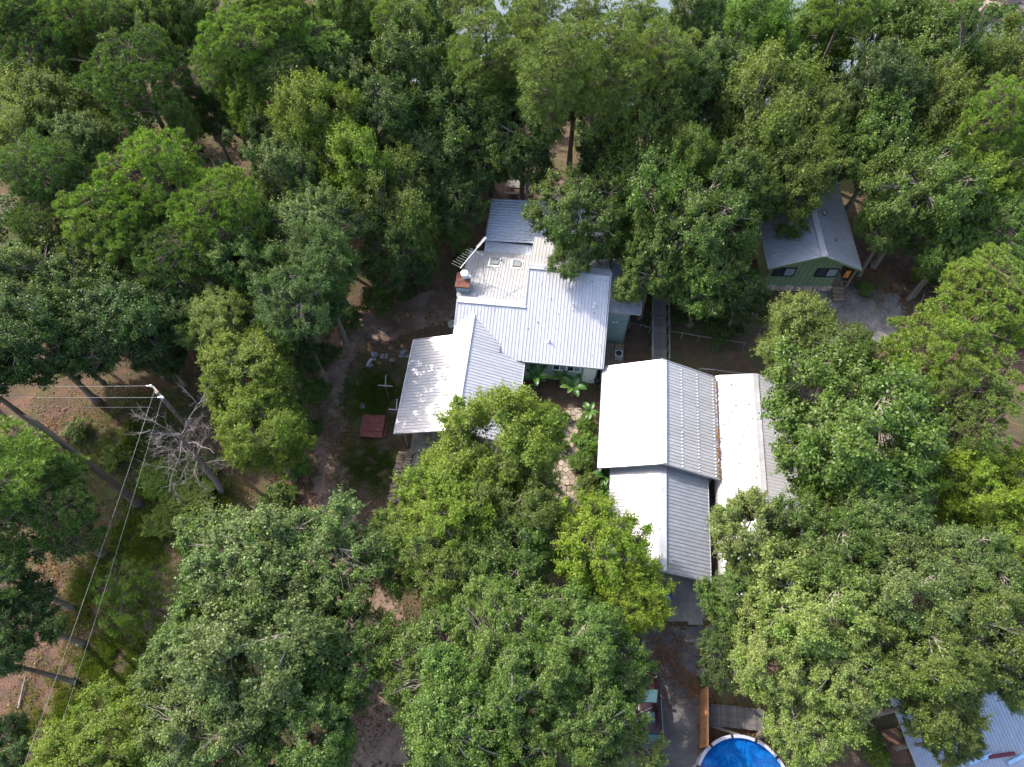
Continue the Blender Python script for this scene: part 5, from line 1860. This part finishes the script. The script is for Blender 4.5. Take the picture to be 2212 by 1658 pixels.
# white chair
wc = at(1736, 1640, 0.5)
wch = empty('plastic_chair', (float(wc[0]), float(wc[1]), 0), 0.3)
tag(wch, 'white plastic chair right of the pool at the bottom edge', 'chair')
MB().box((0, 0, 0.42), (0.46, 0.46, 0.04)).build('seat', M['white'], wch)
MB().box((0, 0.24, 0.7), (0.46, 0.04, 0.5)).build('backrest', M['white'], wch)
for x in (-0.2, 0.2):
    for y in (-0.2, 0.2):
        MB().beam((x, y, 0), (x, y, 0.42), 0.04, 0.04).build('leg', M['white'], wch)
    MB().box((x * 1.15, 0, 0.62), (0.05, 0.44, 0.03)).build('armrest', M['white'], wch)
# blue tarp bundle
bt = at(1443, 1278, 0.3)
r = random.Random(4)
mb = MB()
for i in range(7):
    for j in range(5):
        mb.v.append((-0.25 + i * 0.09 + r.uniform(-0.03, 0.03), -0.5 + j * 0.25, 0.05 + r.uniform(0.15, 0.45) * (0.3 if i in (0, 6) or j in (0, 4) else 1)))
for i in range(6):
    for j in range(4):
        a = i * 5 + j
        mb.f.append((a, a + 5, a + 6, a + 1))
tb = mb.build('tarp', M['blue'])
tb.location = (bt[0], bt[1], 0.05)
tag(tb, 'crumpled blue tarp on the concrete pad at the garage end', 'tarp')

# fallen branches
for (u, v, u2, v2, lb) in ((45, 1245, 128, 1290, 'fallen grey branch on the red clay at the left edge'),
                           (40, 1530, 55, 1470, 'short fallen limb on the litter at the bottom left')):
    p, q = at(u, v, 0.1), at(u2, v2, 0.1)
    mb = MB().tube([(0, 0, 0.1), ((q[0] - p[0]) / 2, (q[1] - p[1]) / 2 + 0.2, 0.2), (q[0] - p[0], q[1] - p[1], 0.1)], [0.1, 0.07, 0.04], 6)
    mb.tube([((q[0] - p[0]) / 2, (q[1] - p[1]) / 2 + 0.2, 0.2), ((q[0] - p[0]) * 0.8, (q[1] - p[1]) * 0.8 + 0.7, 0.3)], [0.05, 0.02], 5)
    o = mb.build('fallen_branch', M['dead_wood'])
    o.location = (p[0], p[1], 0)
    tag(o, lb, 'branch')


# ================================================================ SHRUBS AND GROUND COVER
def S(u, v, rpx, h, colour, label, grp='shrubs in the yards'):
    p = at(u, v, h * 0.5)
    rad = rpx / _F * depth_of(p)
    return plant_tree(float(p[0]), float(p[1]), h, rad, 'shrub', colour, label, group=grp, cat='shrub', stretch=h / (rad * 1.6) if rad > 0 else 1)


S(1263, 920, 22, 1.4, 'fresh', 'green shrub under the bright banana plant', 'garden shrubs')
S(1268, 965, 30, 1.7, 'fresh', 'largest green shrub in the garden bed by the garage', 'garden shrubs')
S(1262, 1003, 26, 1.5, 'mid', 'dark green shrub below the largest garden shrub', 'garden shrubs')
S(1268, 1045, 25, 1.2, 'olive', 'brownish shrub at the end of the garden bed', 'garden shrubs')
S(1245, 950, 14, 0.8, 'olive', 'small olive shrub on the path side of the garden bed', 'garden shrubs')
S(1210, 1105, 34, 1.6, 'olive', 'olive shrub at the near end of the flagstone path', 'garden shrubs')
S(1216, 965, 16, 0.9, 'fresh', 'small bright shrub on the left edge of the flagstone path', 'garden shrubs')
S(1240, 1000, 15, 0.8, 'fresh', 'small bright shrub on the right edge of the flagstone path', 'garden shrubs')
S(1222, 902, 13, 0.8, 'mid', 'small shrub at the house end of the flagstone path', 'garden shrubs')
S(1190, 900, 26, 1.3, 'dark', 'dark shrub between path and carport wing', 'garden shrubs')
S(340, 1040, 50, 0.9, 'yel', 'yellowish weed patch left of the dead tree base', 'clearing shrubs')
S(420, 1080, 55, 0.8, 'yel', 'yellowish weed patch at the dead tree base', 'clearing shrubs')
S(360, 1120, 45, 0.7, 'yel', 'low weed patch under the bare pine trunk', 'clearing shrubs')
S(250, 985, 32, 0.9, 'yel', 'weedy shrub behind the bare pine trunk', 'clearing shrubs')
S(430, 1010, 40, 0.8, 'olive', 'low shrub right of the dead trunk', 'clearing shrubs')
S(165, 930, 28, 0.7, 'olive', 'small dry shrub below the level cables', 'clearing shrubs')
S(600, 1075, 38, 1.3, 'oak', 'green shrub at the left edge of the track', 'clearing shrubs')
S(640, 1010, 34, 1.5, 'fresh', 'green shrub beside the yellow-green tree on the track', 'clearing shrubs')
S(1600, 625, 40, 1.6, 'mid', 'green shrub at the left wall of the cabin', 'cabin shrubs')
S(1870, 625, 18, 0.8, 'fresh', 'small shrub at the cabin porch steps', 'cabin shrubs')
S(1500, 660, 45, 2.0, 'dark', 'dark shrub right of the boardwalk', 'cabin shrubs')
S(1560, 700, 45, 1.8, 'dark', 'dark shrub along the long pale rail', 'cabin shrubs')
S(1390, 640, 25, 1.6, 'dark', 'dark shrub left of the boardwalk', 'cabin shrubs')
S(1880, 1600, 24, 1.0, 'fresh', 'bright green shrub left of the brown deck', 'pool yard shrubs')
S(1900, 1640, 26, 1.0, 'yel', 'yellow-green shrub at the bottom edge by the brown deck', 'pool yard shrubs')
S(1010, 560, 26, 2.2, 'mid', 'green shrub beside the chimney wall', 'track shrubs')
S(900, 585, 30, 1.6, 'dark', 'dark shrub at the far edge of the track', 'track shrubs')
S(700, 770, 34, 1.6, 'dark', 'dark shrub on the outer edge of the track bend', 'track shrubs')
S(676, 850, 34, 1.5, 'oak', 'green shrub on the outer track edge across from the clothesline', 'track shrubs')
S(668, 935, 32, 1.4, 'dark', 'dark shrub on the outer track edge across from the red hatch', 'track shrubs')
S(745, 690, 32, 1.7, 'dark', 'dark shrub at the corner where the track turns to the house', 'track shrubs')
S(815, 650, 34, 1.8, 'oak', 'green shrub on the wood edge above the track', 'track shrubs')
S(868, 628, 32, 1.7, 'dark', 'dark shrub on the wood edge nearest the chimney', 'track shrubs')
S(1000, 640, 10, 0.7, 'mid', 'tiny weed clump under the left wall of the house', 'track shrubs')
S(2080, 560, 30, 1.3, 'yel', 'yellow-green shrub at the bare ground near the right pines', 'cabin shrubs')
S(1990, 600, 26, 1.2, 'yel', 'yellowish shrub right of the gravel pad', 'cabin shrubs')


def cover(name, regions, count, lsize, wsize, colmat, seed, tall, color):
    """loose leaves / grass lying over an area of ground; regions are discs (u, v, radius in m)"""
    rng = np.random.default_rng(seed)
    cs = []
    for (u, v, rad, w) in regions:
        p = at(u, v, 0)
        k = int(count * w)
        rr = rad * 0.62 * np.abs(rng.normal(size=k)) ** 0.8
        a = rng.uniform(0, 2 * math.pi, k)
        cs.append(np.stack([p[0] + rr * np.cos(a), p[1] + rr * np.sin(a), np.zeros(k)], axis=1))
    c = np.concatenate(cs)
    # patchy
    ph = 0.6 * np.sin(c[:, 0] * 1.7 + 2 * np.sin(c[:, 1] * 0.9)) * np.cos(c[:, 1] * 1.3 + np.sin(c[:, 0] * 1.1)) + 0.5 * np.sin(c[:, 0] * 4.1 + 1.7 * np.sin(c[:, 1] * 2.9)) * np.sin(c[:, 1] * 3.7)
    c = c[rng.uniform(-0.6, 0.9, len(c)) < ph + 0.1]
    if tall:
        c[:, 2] = rng.uniform(0.03, 0.16, len(c))
        n = nrm(rng.normal(size=(len(c), 3)) * np.array([1, 1, 0.25]))
        t = nrm(np.stack([rng.normal(size=len(c)) * 0.45, rng.normal(size=len(c)) * 0.45, np.ones(len(c))], axis=1))
        b = nrm(np.cross(n, t))
        v = np.stack([c - b * wsize * 0.5, c + b * wsize * 0.5, c + t * lsize * rng.uniform(0.5, 1.4, (len(c), 1))], axis=1).reshape(-1, 3)
        v[:, 2] = np.maximum(v[:, 2] - 0.03, -0.02)
        me = quads_mesh(name, v, 3, [colmat])
    else:
        c[:, 2] = rng.uniform(0.012, 0.05, len(c))
        n = nrm(rng.normal(size=(len(c), 3)) * 0.35 + np.array([0, 0, 1]))
        me = quads_mesh(name, leaves(rng, c, n, lsize, wsize), 4, [colmat])
    o = link(name, me)
    o.color = (*color, 1)
    tag(o, kind='stuff')
    return o


cover('grass', [(390, 1090, 4.5, 0.35), (820, 860, 3.0, 0.25), (800, 1010, 2.5, 0.15), (300, 950, 5, 0.2), (240, 1420, 4, 0.2), (200, 1280, 3, 0.1), (420, 1130, 3, 0.25), (300, 1180, 3, 0.2), (160, 1560, 4, 0.25)], 150000, 0.3, 0.035,
      M['fine_leaf'], 3, True, (0.15, 0.18, 0.045))
cover('leaf_litter', [(840, 1350, 3, 0.3), (850, 1500, 3.5, 0.35), (720, 1600, 3.5, 0.35)], 9000, 0.12, 0.08,
      M['fine_leaf'], 14, False, (0.15, 0.09, 0.06))
cover('leaf_litter', [(720, 760, 3, 0.15), (700, 900, 3, 0.15), (760, 1080, 3, 0.15), (850, 680, 3.5, 0.2), (950, 660, 3, 0.15), (800, 760, 2.5, 0.1), (1870, 640, 3, 0.15), (1800, 690, 2.5, 0.1)], 16000, 0.1, 0.07,
      M['fine_leaf'], 8, False, (0.2, 0.135, 0.09))
cover('pebbles', [(720, 800, 2.5, 0.2), (710, 950, 2.5, 0.2), (830, 690, 3, 0.2), (920, 660, 2.5, 0.2), (770, 1100, 3, 0.2)], 900, 0.1, 0.08,
      M['rock'], 9, False, (0.3, 0.3, 0.3))
cover('leaf_litter', [(200, 1150, 5.5, 0.2), (60, 1300, 4, 0.15), (150, 1500, 4, 0.15), (750, 950, 4, 0.1), (640, 1100, 3, 0.1), (1440, 1420, 2.5, 0.06),
                      (1500, 1480, 1.6, 0.06), (850, 700, 5, 0.1), (1900, 590, 5, 0.1), (1650, 1590, 2.5, 0.06), (1270, 1100, 2, 0.06), (120, 950, 5, 0.1)], 42000, 0.14, 0.09,
      M['fine_leaf'], 4, False, (0.24, 0.125, 0.075))


# ---- dead leaves caught on the roofs
def roof_litter():
    rng = np.random.default_rng(31)
    cs = []
    k = 260
    b = rng.uniform(GB0, GB1, k)
    b = np.where(rng.uniform(size=k) < 0.55, rng.choice([20.9, 22.4, 23.6], k) + rng.normal(size=k) * 0.35, b)
    for i in range(k):
        a = GR + 0.1 - abs(rng.normal()) * 0.14
        cs.append((*hw(a, float(b[i])), GE + 0.05))
    for i in range(90):
        a, bb = rng.uniform(SLf, SA), rng.uniform(SB0, SB1)
        cs.append((*hw(a, bb)[:2], SE + (SZ - SE) * (a - SLf) / (SA - SLf) + 0.045))
    for i in range(45):
        a, bb = rng.uniform(AM + 0.2, A1), rng.uniform(FB + 0.5, RR - 0.5)
        if rng.uniform() < (bb - FB) / (RR - FB):
            cs.append((*hw(a, bb)[:2], zf(bb) + 0.05))
    c = np.array([x[:2] + (x[-1],) for x in cs])
    n = nrm(rng.normal(size=(len(c), 3)) * 0.3 + np.array([0, 0, 1]))
    o = link('leaf_litter', quads_mesh('leaf_litter', leaves(rng, c, n, 0.13, 0.09), 4, [M['fine_leaf']]))
    o.color = (0.26, 0.12, 0.05, 1)
    tag(o, kind='stuff')


roof_litter()


# ---- undergrowth filling the wood floor
def undergrowth():
    rng = np.random.default_rng(77)
    vs_ = []
    n = 0
    tries = 0
    while n < 330 and tries < 6000:
        tries += 1
        u, v = rng.uniform(-120, 2330), rng.uniform(-20, 800)
        if (640 < u < 1480 and v > 395) or (1480 <= u < 1990 and 380 < v) or (u > 1990 and 440 < v < 560) or (1080 < u < 1260 and v > 320):
            continue
        if u < 700 and v > 770:
            continue
        p = at(u, v, 0)
        gz = ground_z(p[0], p[1])
        p = at(u, v, gz)
        if gz < -6.2:
            continue
        h = rng.uniform(1.2, 4.0)
        for c in range(int(rng.integers(3, 7))):
            cc = np.array([p[0] + rng.normal() * 0.9, p[1] + rng.normal() * 0.9, gz + h * rng.uniform(0.3, 1.0)])
            k = int(rng.uniform(90, 150))
            d = nrm(rng.normal(size=(k, 3)) + np.array([0, 0, 0.4]))
            q = cc + d * rng.uniform(0.5, 1.1) * rng.uniform(size=(k, 1)) ** 0.4 * np.array([1, 1, 0.75])
            nn = nrm(d * 0.5 + np.array([0, 0, 0.6]) + rng.normal(size=(k, 3)) * 0.5)
            vs_.append(leaves(rng, q, nn, 0.3, 0.19))
        n += 1
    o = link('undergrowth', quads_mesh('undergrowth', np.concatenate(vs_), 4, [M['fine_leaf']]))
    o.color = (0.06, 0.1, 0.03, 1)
    tag(o, kind='stuff')


undergrowth()


# ---- far rocky shore in the upper right
def shore():
    r = random.Random(12)
    root = empty('rocky_shore', (60, 92, -6))
    tag(root, kind='structure')
    for k in range(46):
        u, v = r.uniform(2090, 2260), r.uniform(-30, 26)
        p = at(u, v, -5.5)
        s = r.uniform(0.5, 1.5)
        pts = []
        n = 7
        poly = [(math.cos(i * 2 * math.pi / n) * s * r.uniform(0.7, 1.2) * 1.5, math.sin(i * 2 * math.pi / n) * s * r.uniform(0.6, 1.1) * 0.8) for i in range(n)]
        a = r.uniform(-0.5, 0.5)
        pl = [(x * math.cos(a) - y * math.sin(a) + p[0] - 60, x * math.sin(a) + y * math.cos(a) + p[1] - 92) for x, y in poly]
        c = (sum(x for x, _ in pl) / n, sum(y for _, y in pl) / n)
        z0 = ground_z(p[0], p[1]) + 6 - 0.6
        mb = MB()
        h = r.uniform(0.5, 1.1)
        top = [(c[0] + (x - c[0]) * 0.75, c[1] + (y - c[1]) * 0.75, max(z0, -0.9) + 0.6 + h + r.uniform(-0.15, 0.15)) for x, y in pl]
        mb.add([(x, y, max(z0, -0.9)) for x, y in pl] + top, [tuple(range(n, 2 * n))] + [(i, (i + 1) % n, n + (i + 1) % n, n + i) for i in range(n)])
        mb.build('boulder', M['rock'], root)


shore()
